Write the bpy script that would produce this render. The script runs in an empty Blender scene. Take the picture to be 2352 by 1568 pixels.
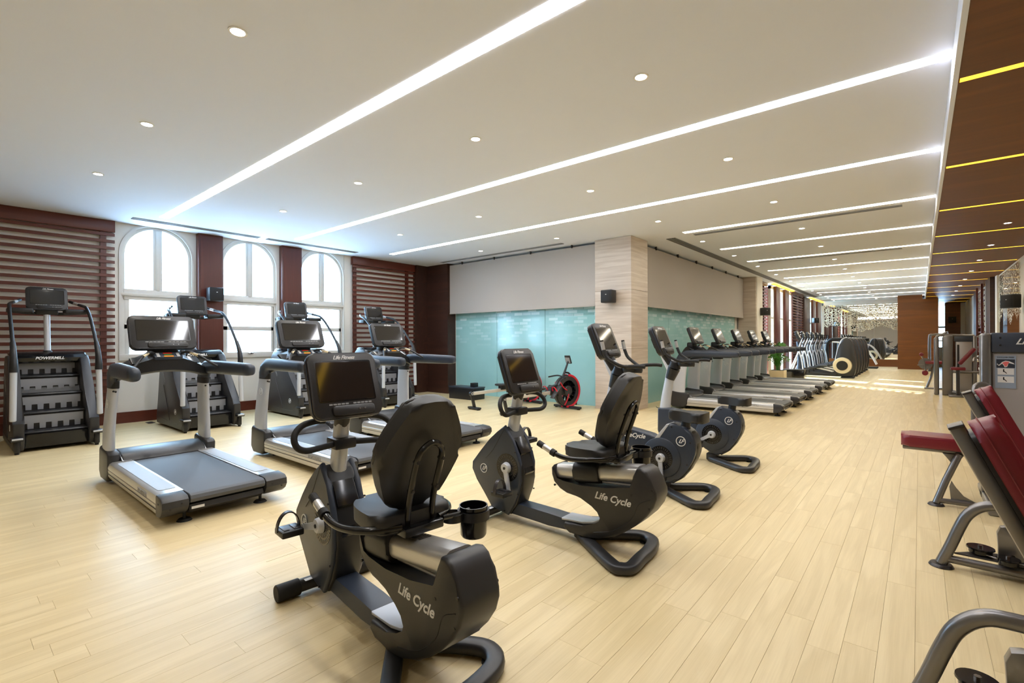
import bpy, bmesh, math, random
from mathutils import Matrix, Vector
random.seed(7)
PI = math.pi
C = bpy.context.scene.collection
SC = bpy.context.scene

# ------------------------------------------------------------------ camera
F_PX, TH, ROLL = 1116.0, math.atan(936 / 1116.0), math.radians(0.2)
cam_d = bpy.data.cameras.new('camera')
cam_d.sensor_width = 36.0
cam_d.lens = F_PX / 2352 * 36.0
cam_d.shift_y = -2.0 / 2352
cam_d.clip_end = 200
cam = bpy.data.objects.new('camera', cam_d)
C.objects.link(cam)
fw = Vector((-math.sin(TH), math.cos(TH), 0))
rt = Vector((math.cos(TH), math.sin(TH), 0))
up = Vector((0, 0, 1))
r2 = rt * math.cos(ROLL) - up * math.sin(ROLL)
u2 = up * math.cos(ROLL) + rt * math.sin(ROLL)
cam.matrix_world = Matrix(((r2.x, u2.x, -fw.x, 0), (r2.y, u2.y, -fw.y, 0), (r2.z, u2.z, -fw.z, 1.42), (0, 0, 0, 1)))
SC.camera = cam

# ------------------------------------------------------------------ world, sun, exposure
W = bpy.data.worlds.new('world'); SC.world = W; W.use_nodes = True
bg = W.node_tree.nodes['Background']
bg.inputs[0].default_value = (0.46, 0.72, 1.0, 1)
bg.inputs[1].default_value = 9.5
SC.view_settings.view_transform = 'Standard'
SC.view_settings.look = 'None'
SC.view_settings.gamma = 1.0
SC.view_settings.use_curve_mapping = False
SC.view_settings.exposure = 1.18
SC.cycles.max_bounces = 7
SC.cycles.diffuse_bounces = 4
SC.cycles.glossy_bounces = 4
SC.cycles.transparent_max_bounces = 8
SC.cycles.sample_clamp_indirect = 6.0
STRIP_E, WOODSTRIP_E, DOWN_E, SPOT_W = 12.5, 1.0, 14.0, 26.0
sun_d = bpy.data.lights.new('low_sun', 'SPOT'); sun_d.energy = 90000; sun_d.spot_size = 0.42; sun_d.shadow_soft_size = 0.12
sun_d.color = (1.0, 0.97, 0.92)
sun = bpy.data.objects.new('low_sun', sun_d); C.objects.link(sun)
sun.location = (-19.5, 30.1, 13.6)
sun.rotation_euler = (Vector((-1.7, 19.4, 0)) - Vector(sun.location)).to_track_quat('-Z', 'Y').to_euler()

# ------------------------------------------------------------------ materials
def srgb(r, g, b):
    f = lambda v: (v / 255 / 12.92) if v / 255 <= 0.04045 else ((v / 255 + 0.055) / 1.055) ** 2.4
    return (f(r), f(g), f(b), 1)
class NT:
    def __init__(s, name):
        s.m = bpy.data.materials.new(name); s.m.use_nodes = True
        s.t = s.m.node_tree; s.b = s.t.nodes['Principled BSDF']; s.o = s.t.nodes['Material Output']
    def n(s, typ, **k):
        nd = s.t.nodes.new(typ)
        for a, v in k.items():
            if a.startswith('i_'):
                key = a[2:]
                nd.inputs[int(key) if key.isdigit() else key].default_value = v
            else: setattr(nd, a, v)
        return nd
    def l(s, a, b): s.t.links.new(a, b)
def mat(name, col, rough=0.5, metal=0.0, coat=0.0, spec=0.5, var=0.0, scale=6.0, bump=0.0, bscale=300.0, emit=None, estr=0.0, stretch=None):
    k = NT(name); b = k.b
    b.inputs['Base Color'].default_value = col
    b.inputs['Roughness'].default_value = rough
    b.inputs['Metallic'].default_value = metal
    b.inputs['Specular IOR Level'].default_value = spec
    if coat: b.inputs['Coat Weight'].default_value = coat; b.inputs['Coat Roughness'].default_value = 0.15
    if emit: b.inputs['Emission Color'].default_value = emit; b.inputs['Emission Strength'].default_value = estr
    tc = k.n('ShaderNodeTexCoord')
    if var or bump:
        mp = k.n('ShaderNodeMapping'); k.l(tc.outputs['Object'], mp.inputs[0])
        if stretch: mp.inputs['Scale'].default_value = stretch
    if var:
        nz = k.n('ShaderNodeTexNoise', i_Scale=scale, i_Detail=3.0); k.l(mp.outputs[0], nz.inputs['Vector'])
        mr = k.n('ShaderNodeMapRange', i_3=1 - var, i_4=1 + var); k.l(nz.outputs[0], mr.inputs[0])
        mx = k.n('ShaderNodeVectorMath', operation='SCALE'); mx.inputs[0].default_value = col[:3]
        k.l(mr.outputs[0], mx.inputs['Scale']); k.l(mx.outputs[0], b.inputs['Base Color'])
    if bump:
        nb = k.n('ShaderNodeTexNoise', i_Scale=bscale, i_Detail=2.0); k.l(mp.outputs[0], nb.inputs['Vector'])
        bp = k.n('ShaderNodeBump', i_Strength=bump, i_Distance=0.002); k.l(nb.outputs[0], bp.inputs['Height']); k.l(bp.outputs[0], b.inputs['Normal'])
    return k.m
def wood(name, c1, c2, rough, axis, gs=1.0, rnd=0.25, coat=0.0, rings=True):
    """grain running along axis; per-piece tint from object and island randoms"""
    k = NT(name)
    geo = k.n('ShaderNodeNewGeometry'); oi = k.n('ShaderNodeObjectInfo')
    ad = k.n('ShaderNodeMath', operation='ADD'); k.l(geo.outputs['Random Per Island'], ad.inputs[0]); k.l(oi.outputs['Random'], ad.inputs[1])
    fr = k.n('ShaderNodeMath', operation='FRACT'); k.l(ad.outputs[0], fr.inputs[0])
    off = k.n('ShaderNodeMath', operation='MULTIPLY', i_1=37.0); k.l(fr.outputs[0], off.inputs[0])
    cx = k.n('ShaderNodeCombineXYZ'); 
    for i in range(3): k.l(off.outputs[0], cx.inputs[i])
    va = k.n('ShaderNodeVectorMath', operation='ADD'); k.l(geo.outputs['Position'], va.inputs[0]); k.l(cx.outputs[0], va.inputs[1])
    mp = k.n('ShaderNodeMapping'); k.l(va.outputs[0], mp.inputs[0])
    s = [9.0 * gs] * 3; s[axis] = 0.7 * gs; mp.inputs['Scale'].default_value = s
    nz = k.n('ShaderNodeTexNoise', i_Scale=1.0, i_Detail=4.0, i_Distortion=0.6); k.l(mp.outputs[0], nz.inputs['Vector'])
    # cathedral rings
    ms = k.n('ShaderNodeMath', operation='MULTIPLY', i_1=22.0); k.l(nz.outputs[0], ms.inputs[0])
    sn = k.n('ShaderNodeMath', operation='SINE'); k.l(ms.outputs[0], sn.inputs[0])
    mp2 = k.n('ShaderNodeMapping'); k.l(va.outputs[0], mp2.inputs[0])
    s = [160.0] * 3; s[axis] = 3.0; mp2.inputs['Scale'].default_value = s
    n2 = k.n('ShaderNodeTexNoise', i_Scale=1.0, i_Detail=2.0); k.l(mp2.outputs[0], n2.inputs['Vector'])
    a1 = k.n('ShaderNodeMath', operation='MULTIPLY_ADD', i_1=0.16 if rings else 0.05, i_2=0.0); k.l(sn.outputs[0], a1.inputs[0])
    a2 = k.n('ShaderNodeMath', operation='MULTIPLY_ADD', i_1=0.5); k.l(n2.outputs[0], a2.inputs[0]); k.l(a1.outputs[0], a2.inputs[2])
    a3 = k.n('ShaderNodeMath', operation='MULTIPLY_ADD', i_1=rnd); k.l(fr.outputs[0], a3.inputs[0]); k.l(a2.outputs[0], a3.inputs[2])
    a4 = k.n('ShaderNodeMath', operation='MULTIPLY_ADD', i_1=0.5); k.l(nz.outputs[0], a4.inputs[0]); k.l(a3.outputs[0], a4.inputs[2])
    cr = k.n('ShaderNodeMapRange', i_1=0.2, i_2=1.0); k.l(a4.outputs[0], cr.inputs[0])
    mx = k.n('ShaderNodeMix', data_type='RGBA'); k.l(cr.outputs[0], mx.inputs['Factor'])
    mx.inputs['A'].default_value = c1; mx.inputs['B'].default_value = c2
    k.l(mx.outputs['Result'], k.b.inputs['Base Color'])
    k.b.inputs['Roughness'].default_value = rough
    if coat: k.b.inputs['Coat Weight'].default_value = coat; k.b.inputs['Coat Roughness'].default_value = 0.12
    bp = k.n('ShaderNodeBump', i_Strength=0.12, i_Distance=0.001); k.l(n2.outputs[0], bp.inputs['Height']); k.l(bp.outputs[0], k.b.inputs['Normal'])
    return k.m

M = {}
M['oak'] = wood('oak_floor', srgb(205, 184, 138), srgb(227, 208, 164), 0.40, 1, 0.8, 0.22)
M['oak_base'] = mat('oak_subfloor', srgb(200, 176, 130), 0.6, var=0.05)
M['walnut'] = wood('walnut_panel', srgb(76, 36, 6), srgb(126, 70, 16), 0.50, 0, 0.6, 0.1, rings=False)
M['walnut_y'] = wood('walnut_panel_upright', srgb(92, 46, 8), srgb(156, 90, 26), 0.42, 0, 0.6, 0.05, rings=False)
M['mahog'] = wood('mahogany_slat', srgb(70, 27, 16), srgb(112, 52, 34), 0.38, 1, 1.0, 0.15, rings=False)
M['mahog_z'] = wood('mahogany_upright', srgb(64, 24, 16), srgb(102, 44, 30), 0.36, 2, 1.0, 0.1, rings=False)
M['darkwood'] = wood('dark_wenge', srgb(38, 20, 14), srgb(78, 46, 34), 0.4, 0, 0.8, 0.1, rings=False)
M['ceil'] = mat('white_ceiling', srgb(228, 232, 243), 0.8, var=0.01, scale=2)
M['cream'] = mat('cream_paint', srgb(230, 225, 215), 0.75, var=0.01)
M['frame'] = mat('window_frame_paint', srgb(214, 210, 202), 0.45, var=0.01)
M['white'] = mat('white_paint', srgb(236, 234, 230), 0.6)
M['blind'] = mat('grey_blind_fabric', srgb(174, 167, 160), 0.85, var=0.03, scale=120, bump=0.3, bscale=900)
M['black'] = mat('black_plastic', srgb(26, 27, 30), 0.38, var=0.05)
M['blackgloss'] = mat('gloss_black', srgb(16, 17, 20), 0.16)
M['bluegrey'] = mat('slate_plastic', srgb(48, 56, 70), 0.34, var=0.04, bump=0.15, bscale=1500)
M['charcoal'] = mat('charcoal_plastic', srgb(46, 46, 48), 0.36, var=0.04, bump=0.12, bscale=1500)
M['brownblack'] = mat('console_plastic', srgb(38, 37, 38), 0.34, bump=0.1, bscale=1500)
M['screen'] = mat('dark_screen_glass', srgb(34, 30, 27), 0.07, spec=0.8)
M['silver'] = mat('silver_paint', srgb(200, 204, 212), 0.30, 0.22, var=0.02)
M['alu'] = mat('brushed_aluminium', srgb(204, 203, 202), 0.30, 0.6, var=0.05, scale=3, stretch=(1, 60, 60))
M['rail'] = mat('pale_rail_paint', srgb(196, 190, 178), 0.4, 0.1)
M['chrome'] = mat('chrome', srgb(215, 215, 215), 0.12, 1.0)
M['steel'] = mat('machine_grey_metal', srgb(128, 126, 126), 0.30, 0.75, var=0.03)
M['steel_d'] = mat('machine_dark_metal', srgb(70, 68, 70), 0.32, 0.6)
M['vinyl'] = mat('black_vinyl', srgb(30, 30, 32), 0.42, bump=0.35, bscale=500)
M['maroon'] = mat('maroon_vinyl', srgb(116, 20, 36), 0.36, var=0.05, bump=0.3, bscale=450)
M['rubber'] = mat('black_rubber', srgb(22, 22, 23), 0.7)
M['belt'] = mat('belt_rubber', srgb(80, 83, 88), 0.55, var=0.06, scale=60, bump=0.3, bscale=700)
M['belt_pad'] = mat('grey_foot_platform', srgb(168, 172, 178), 0.5, 0.1, bump=0.2, bscale=600)
M['red'] = mat('red_plastic', srgb(205, 24, 48), 0.4)
M['redlight'] = mat('red_key', srgb(210, 40, 35), 0.4)
M['orange'] = mat('orange_key', srgb(240, 150, 30), 0.4)
M['label'] = mat('white_lettering', srgb(225, 225, 225), 0.5)
M['labelgrey'] = mat('grey_lettering', srgb(150, 150, 150), 0.5)
M['riser'] = mat('silver_riser', srgb(150, 152, 158), 0.4, 0.3)
M['leaf'] = mat('leaf_green', srgb(64, 128, 40), 0.45, var=0.35, scale=12)
M['pot'] = mat('cream_pot', srgb(220, 205, 170), 0.5)
M['placard'] = mat('placard_plastic', srgb(150, 164, 184), 0.35)
M['skin_red'] = mat('placard_red_print', srgb(224, 110, 110), 0.5)
M['stackgrey'] = mat('shroud_grey', srgb(176, 172, 172), 0.35, 0.3)
M['led'] = mat('led_diffuser', srgb(255, 250, 240), 0.5, emit=(0.97, 0.97, 1.0, 1), estr=STRIP_E)
M['led_warm'] = mat('warm_led_diffuser', srgb(255, 245, 225), 0.5, emit=(1.0, 0.88, 0.68, 1), estr=STRIP_E * 0.62)
M['led_amber'] = mat('amber_diffuser', srgb(255, 200, 70), 0.5, emit=(1.0, 0.60, 0.04, 1), estr=WOODSTRIP_E)
M['down'] = mat('downlight_lens', srgb(255, 255, 250), 0.5, emit=(1.0, 0.96, 0.90, 1), estr=DOWN_E)
def m_marble():
    k = NT('travertine'); tc = k.n('ShaderNodeTexCoord')
    mp = k.n('ShaderNodeMapping'); mp.inputs['Scale'].default_value = (0.8, 0.8, 14); mp.inputs['Rotation'].default_value = (0, 0.03, 0); k.l(tc.outputs['Object'], mp.inputs[0])
    nz = k.n('ShaderNodeTexNoise', i_Scale=1.6, i_Detail=6.0, i_Distortion=0.5); k.l(mp.outputs[0], nz.inputs['Vector'])
    cr = k.n('ShaderNodeValToRGB'); k.l(nz.outputs[0], cr.inputs[0]); e = cr.color_ramp.elements
    e[0].position = 0.3; e[0].color = srgb(184, 168, 152); e[1].position = 0.66; e[1].color = srgb(208, 196, 182)
    k.l(cr.outputs[0], k.b.inputs['Base Color']); k.b.inputs['Roughness'].default_value = 0.3
    return k.m
M['marble'] = m_marble()
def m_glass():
    """frosted sea-green glass with blurred reflections painted as a soft band of pale blocks near its upper edge"""
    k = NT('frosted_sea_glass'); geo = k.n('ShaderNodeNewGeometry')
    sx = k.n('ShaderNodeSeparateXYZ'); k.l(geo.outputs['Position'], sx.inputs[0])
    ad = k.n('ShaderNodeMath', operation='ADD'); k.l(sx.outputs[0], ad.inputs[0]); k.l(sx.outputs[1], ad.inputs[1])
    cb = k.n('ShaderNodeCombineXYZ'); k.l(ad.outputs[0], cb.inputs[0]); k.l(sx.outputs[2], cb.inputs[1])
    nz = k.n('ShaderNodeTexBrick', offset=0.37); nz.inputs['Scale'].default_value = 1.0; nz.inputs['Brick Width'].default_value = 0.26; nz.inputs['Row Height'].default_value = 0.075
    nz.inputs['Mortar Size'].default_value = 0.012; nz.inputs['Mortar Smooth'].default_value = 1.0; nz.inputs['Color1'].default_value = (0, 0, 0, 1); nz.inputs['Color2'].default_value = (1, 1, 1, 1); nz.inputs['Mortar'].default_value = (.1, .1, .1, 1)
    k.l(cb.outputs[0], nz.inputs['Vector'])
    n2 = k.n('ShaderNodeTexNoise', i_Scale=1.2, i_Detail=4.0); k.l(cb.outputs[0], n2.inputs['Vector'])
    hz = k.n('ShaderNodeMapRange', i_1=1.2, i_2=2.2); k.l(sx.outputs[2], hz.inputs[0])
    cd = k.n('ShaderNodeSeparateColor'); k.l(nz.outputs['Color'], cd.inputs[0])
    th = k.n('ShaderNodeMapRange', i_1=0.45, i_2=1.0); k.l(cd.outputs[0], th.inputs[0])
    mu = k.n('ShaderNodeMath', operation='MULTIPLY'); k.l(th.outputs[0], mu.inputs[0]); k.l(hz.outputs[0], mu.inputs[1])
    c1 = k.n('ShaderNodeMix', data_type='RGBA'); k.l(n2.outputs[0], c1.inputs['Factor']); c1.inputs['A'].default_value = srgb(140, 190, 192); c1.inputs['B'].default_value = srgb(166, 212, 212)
    c2 = k.n('ShaderNodeMix', data_type='RGBA'); k.l(mu.outputs[0], c2.inputs['Factor']); k.l(c1.outputs['Result'], c2.inputs['A']); c2.inputs['B'].default_value = srgb(214, 238, 240)  # pale reflection blocks mixed into the glass's own colour
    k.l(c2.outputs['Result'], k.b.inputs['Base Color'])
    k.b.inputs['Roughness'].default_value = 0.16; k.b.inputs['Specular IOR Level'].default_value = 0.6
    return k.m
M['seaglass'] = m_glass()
def m_pane():
    k = NT('window_pane'); tr = k.n('ShaderNodeBsdfTransparent'); gl = k.n('ShaderNodeBsdfGlossy', i_Roughness=0.02)
    tr.inputs[0].default_value = (0.97, 0.99, 1, 1)
    ms = k.n('ShaderNodeMixShader', i_0=0.06); k.l(tr.outputs[0], ms.inputs[1]); k.l(gl.outputs[0], ms.inputs[2]); k.l(ms.outputs[0], k.o.inputs['Surface'])
    return k.m
M['pane'] = m_pane()
def m_mirror(z0, z1):
    """mirror with an etched lattice fading out below"""
    k = NT('etched_mirror'); geo = k.n('ShaderNodeNewGeometry')
    vo = k.n('ShaderNodeTexVoronoi', feature='DISTANCE_TO_EDGE', i_Scale=10.0); k.l(geo.outputs['Position'], vo.inputs['Vector'])
    lt = k.n('ShaderNodeMath', operation='LESS_THAN', i_1=0.075); k.l(vo.outputs['Distance'], lt.inputs[0])
    sx = k.n('ShaderNodeSeparateXYZ'); k.l(geo.outputs['Position'], sx.inputs[0])
    n2 = k.n('ShaderNodeTexNoise', i_Scale=1.1); k.l(geo.outputs['Position'], n2.inputs['Vector'])
    am = k.n('ShaderNodeMath', operation='MULTIPLY_ADD', i_1=1.6); k.l(n2.outputs[0], am.inputs[0]); k.l(sx.outputs[2], am.inputs[2])
    gt = k.n('ShaderNodeMath', operation='GREATER_THAN', i_1=z0 + 0.8); k.l(am.outputs[0], gt.inputs[0])
    mu = k.n('ShaderNodeMath', operation='MULTIPLY'); k.l(lt.outputs[0], mu.inputs[0]); k.l(gt.outputs[0], mu.inputs[1])
    gl = k.n('ShaderNodeBsdfGlossy', i_Roughness=0.01); gl.inputs[0].default_value = (0.86, 0.87, 0.86, 1)
    k.b.inputs['Base Color'].default_value = srgb(214, 206, 180); k.b.inputs['Roughness'].default_value = 0.6
    ms = k.n('ShaderNodeMixShader'); k.l(mu.outputs[0], ms.inputs[0]); k.l(gl.outputs[0], ms.inputs[1]); k.l(k.b.outputs[0], ms.inputs[2]); k.l(ms.outputs[0], k.o.inputs['Surface'])
    return k.m
M['mirror'] = m_mirror(2.0, 3.3)

# ------------------------------------------------------------------ mesh helpers
XZ = Matrix(((1, 0, 0, 0), (0, 0, -1, 0), (0, 1, 0, 0), (0, 0, 0, 1)))     # local (x,y,z) -> (x,-z,y)
YZ = Matrix(((0, 0, 1, 0), (1, 0, 0, 0), (0, 1, 0, 0), (0, 0, 0, 1)))      # local (x,y,z) -> (z,x,y)
class G:
    def __init__(s): s.v = []; s.f = []
    def add(s, vs, fs, mx=None):
        o = len(s.v)
        s.v += [tuple(mx @ Vector(p)) if mx else tuple(p) for p in vs]
        s.f += [tuple(i + o for i in f) for f in fs]
        return s
    def addbm(s, bm, mx=None):
        bm.verts.ensure_lookup_table(); bm.verts.index_update()
        s.add([v.co.copy() for v in bm.verts], [tuple(v.index for v in f.verts) for f in bm.faces], mx); bm.free(); return s
    def box(s, x0, x1, y0, y1, z0, z1, bev=0, seg=2, mx=None):
        if not bev:
            vs = [(x, y, z) for x in (x0, x1) for y in (y0, y1) for z in (z0, z1)]
            return s.add(vs, [(0, 1, 3, 2), (4, 6, 7, 5), (0, 4, 5, 1), (2, 3, 7, 6), (0, 2, 6, 4), (1, 5, 7, 3)], mx)
        bm = bmesh.new(); bmesh.ops.create_cube(bm, size=1)
        for v in bm.verts: v.co = Vector(((x0 + x1) / 2 + v.co.x * (x1 - x0), (y0 + y1) / 2 + v.co.y * (y1 - y0), (z0 + z1) / 2 + v.co.z * (z1 - z0)))
        bmesh.ops.bevel(bm, geom=bm.edges[:], offset=bev, segments=seg, profile=0.5, affect='EDGES', clamp_overlap=True)
        return s.addbm(bm, mx)
    def ext(s, pts, z0, z1, bev=0, seg=2, mx=None, scale_top=None):
        bm = bmesh.new()
        a = [bm.verts.new((p[0], p[1], z0)) for p in pts]
        if scale_top:
            cx = sum(p[0] for p in pts) / len(pts); cy = sum(p[1] for p in pts) / len(pts)
            b = [bm.verts.new((cx + (p[0] - cx) * scale_top, cy + (p[1] - cy) * scale_top, z1)) for p in pts]
        else: b = [bm.verts.new((p[0], p[1], z1)) for p in pts]
        n = len(pts)
        f1 = bm.faces.new(a[::-1]); f2 = bm.faces.new(b)
        for i in range(n): bm.faces.new((a[i], a[(i + 1) % n], b[(i + 1) % n], b[i]))
        if bev:
            ed = list(set(f1.edges[:] + f2.edges[:]))
            bmesh.ops.bevel(bm, geom=ed, offset=bev, segments=seg, profile=0.5, affect='EDGES', clamp_overlap=True)
        bmesh.ops.recalc_face_normals(bm, faces=bm.faces[:])
        return s.addbm(bm, mx)
    def prism(s, pts, y0, y1, bev=0, seg=2, mx=None):
        m2 = XZ if mx is None else mx @ XZ
        return s.ext(pts, -y1, -y0, bev, seg, m2)
    def prismx(s, pts, x0, x1, bev=0, seg=2):
        return s.ext(pts, x0, x1, bev, seg, YZ)
    def tube(s, pts, r, seg=10, closed=False, sm=4, flat=None, capr=True):
        P = [Vector(p) for p in pts]
        if sm: P = spline(P, sm, closed)
        n = len(P); rs = r if isinstance(r, (list, tuple)) else None
        T = []
        for i in range(n):
            a = P[(i - 1) % n] if (closed or i > 0) else P[i]; b = P[(i + 1) % n] if (closed or i < n - 1) else P[i]
            T.append((b - a).normalized())
        ref = Vector((0, 0, 1)) if abs(T[0].z) < 0.9 else Vector((0, 1, 0))
        U = ref - T[0] * ref.dot(T[0]); U.normalize()
        vs = []; rings = []
        for i in range(n):
            if flat: ref2 = Vector((0, 0, 1)); U = ref2 - T[i] * ref2.dot(T[i]); U = U.normalized() if U.length > 1e-4 else Vector((1, 0, 0))
            else: U = U - T[i] * U.dot(T[i]); U.normalize()
            V = T[i].cross(U)
            rr = rs[0] + (rs[1] - rs[0]) * i / (n - 1) if rs else r
            ra, rb = (flat[1], flat[0]) if flat else (rr, rr)
            ring = []
            for k in range(seg):
                a = 2 * PI * k / seg
                ca, sa = math.cos(a), math.sin(a)
                if flat:  # superellipse
                    ca = math.copysign(abs(ca) ** 0.6, ca); sa = math.copysign(abs(sa) ** 0.6, sa)
                ring.append(len(vs)); vs.append(P[i] + U * ra * ca + V * rb * sa)
            rings.append(ring)
        fs = []
        m = n if closed else n - 1
        for i in range(m):
            A, B = rings[i], rings[(i + 1) % n]
            for k in range(seg): fs.append((A[k], A[(k + 1) % seg], B[(k + 1) % seg], B[k]))
        if not closed:
            fs.append(tuple(rings[0][::-1])); fs.append(tuple(rings[-1]))
        return s.add(vs, fs)
    def cyl(s, p0, p1, r0, r1=None, seg=20, bev=0):
        p0, p1 = Vector(p0), Vector(p1); r1 = r0 if r1 is None else r1
        d = (p1 - p0); L = d.length; q = d.to_track_quat('Z', 'Y').to_matrix().to_4x4(); q.translation = p0
        if bev:
            prof = [(0, 0), (r0 - bev, 0), (r0, bev), (r1, L - bev), (r1 - bev, L), (0, L)]
        else: prof = [(0, 0), (r0, 0), (r1, L), (0, L)]
        return s.lathe(prof, seg, q)
    def lathe(s, prof, seg=20, mx=None):
        vs = []; rings = []
        for r, z in prof:
            if r < 1e-6: rings.append([len(vs)]); vs.append(Vector((0, 0, z)))
            else:
                rings.append(list(range(len(vs), len(vs) + seg)))
                vs += [Vector((r * math.cos(2 * PI * k / seg), r * math.sin(2 * PI * k / seg), z)) for k in range(seg)]
        fs = []
        for A, B in zip(rings, rings[1:]):
            if len(A) == 1 and len(B) == 1: continue
            for k in range(seg):
                k2 = (k + 1) % seg
                if len(A) == 1: fs.append((A[0], B[k2], B[k]))
                elif len(B) == 1: fs.append((A[k], A[k2], B[0]))
                else: fs.append((A[k], A[k2], B[k2], B[k]))
        return s.add(vs, fs, mx)
    def ring(s, r0, r1, z0, z1, seg=28, mx=None):
        return s.lathe([(r0, z0), (r1, z0), (r1, z1), (r0, z1), (r0, z0)], seg, mx)
    def loft(s, rings, caps=True, mx=None):
        n = len(rings[0]); vs = [p for r in rings for p in r]; fs = []
        for i in range(len(rings) - 1):
            for k in range(n): fs.append((i * n + k, i * n + (k + 1) % n, (i + 1) * n + (k + 1) % n, (i + 1) * n + k))
        if caps: fs.append(tuple(range(n))[::-1]); fs.append(tuple(range((len(rings) - 1) * n, len(rings) * n)))
        return s.add(vs, fs, mx)
    def mesh(s, name, m, ang=35, smooth=True):
        me = bpy.data.meshes.new(name); me.from_pydata([tuple(v) for v in s.v], [], s.f)
        bm = bmesh.new(); bm.from_mesh(me); bmesh.ops.recalc_face_normals(bm, faces=bm.faces[:]); bm.to_mesh(me); bm.free()
        me.materials.append(m)
        if smooth: me.shade_smooth(); me.set_sharp_from_angle(angle=math.radians(ang))
        return me
def spline(P, k, closed=False):
    P = [Vector(p) for p in P]; n = len(P); out = []
    rng = range(n) if closed else range(n - 1)
    for i in rng:
        p1, p2 = P[i], P[(i + 1) % n]
        p0 = P[(i - 1) % n] if (closed or i > 0) else p1 * 2 - p2
        p3 = P[(i + 2) % n] if (closed or i < n - 2) else p2 * 2 - p1
        for j in range(k):
            t = j / k
            out.append(0.5 * ((2 * p1) + (p2 - p0) * t + (2 * p0 - 5 * p1 + 4 * p2 - p3) * t * t + (3 * p1 - p0 - 3 * p2 + p3) * t ** 3))
    if not closed: out.append(P[-1])
    return out
def sp2(pts, k=4, closed=True):
    return [(v.x, v.y) for v in spline([Vector((p[0], p[1], 0)) for p in pts], k, closed)]
def rrect(w, h, r, n=5, cx=0, cy=0):
    out = []
    for (sx, sy, a0) in ((1, 1, 0), (-1, 1, PI / 2), (-1, -1, PI), (1, -1, 3 * PI / 2)):
        for i in range(n + 1):
            a = a0 + PI / 2 * i / n
            out.append((cx + sx * (w / 2 - r) + r * math.cos(a), cy + sy * (h / 2 - r) + r * math.sin(a)))
    return out
def chaikin(p, it=2):
    for _ in range(it):
        q = []
        for i in range(len(p)):
            a, b = p[i], p[(i + 1) % len(p)]
            q += [(a[0] * .78 + b[0] * .22, a[1] * .78 + b[1] * .22), (a[0] * .22 + b[0] * .78, a[1] * .22 + b[1] * .78)]
        p = q
    return p
def link(name, me, parent=None, loc=None, rot=None):
    o = bpy.data.objects.new(name, me); C.objects.link(o)
    if parent: o.parent = parent
    if loc: o.location = loc
    if rot: o.rotation_euler = rot
    return o
SMALL = {'panel_screw', 'frame_bolt', 'cap_screw', 'joint_bolt', 'button_row', 'key', 'rail_rack', 'vent_slots', 'headphone_jack', 'shell_trim', 'foliage'}
def part(name, g, m, parent=None, ang=35, smooth=True):
    o = link(name, g.mesh(name, M[m], ang, smooth), parent)
    if name in SMALL: o['kind'] = 'stuff'
    return o
def tag(o, label=None, cat=None, group=None, kind=None):
    if label: o['label'] = label
    if cat: o['category'] = cat
    if group: o['group'] = group
    if kind: o['kind'] = kind
    return o
def empty(name, loc=(0, 0, 0), rz=0):
    o = bpy.data.objects.new(name, None); C.objects.link(o); o.location = loc; o.rotation_euler = (0, 0, rz); o.empty_display_size = 0.2
    return o
def copy_tree(o, parent=None):
    c = o.copy(); C.objects.link(c)
    if parent: c.parent = parent
    for ch in list(o.children): copy_tree(ch, c)
    return c
def struct(name, g, m, parent=None, smooth=False):
    o = part(name, g, m, parent, smooth=smooth)
    if not parent: o['kind'] = 'structure'
    return o
def text(s, size, mx, m, parent, shear=0.35, ext=0.0015, name='lettering', center=True, space=1.0):
    cu = bpy.data.curves.new('t', 'FONT'); cu.body = s; cu.size = size; cu.shear = shear; cu.extrude = ext; cu.resolution_u = 3
    cu.offset = size * 0.022; cu.space_character = space
    if center: cu.align_x = 'CENTER'; cu.align_y = 'CENTER'
    t = bpy.data.objects.new('t', cu); C.objects.link(t)
    bpy.context.view_layer.update()
    me = bpy.data.meshes.new_from_object(t.evaluated_get(bpy.context.evaluated_depsgraph_get()))
    bpy.data.objects.remove(t); bpy.data.curves.remove(cu)
    me.transform(mx); me.name = name; me.materials.clear(); me.materials.append(M[m])
    return link(name, me, parent)
def frame_mx(o, x, y):
    x = Vector(x).normalized(); y = Vector(y).normalized(); z = x.cross(y)
    return Matrix(((x.x, y.x, z.x, o[0]), (x.y, y.y, z.y, o[1]), (x.z, y.z, z.z, o[2]), (0, 0, 0, 1)))
ORD = ['first', 'second', 'third', 'fourth', 'fifth', 'sixth', 'seventh', 'eighth', 'ninth', 'tenth', 'eleventh', 'twelfth', 'thirteenth', 'fourteenth', 'fifteenth', 'sixteenth', 'seventeenth', 'eighteenth']

# ================================================================== SETTING
CH, WC, XL, XB = 3.5, 3.3, -10.7, 0.22        # ceiling height, wood ceiling height, window wall, wood ceiling edge
YM = 32.0                                     # mirror wall
floor = struct('floor', G().box(-11.2, 3.8, -6.5, 37, -0.15, -0.013), 'oak_base')
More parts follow.
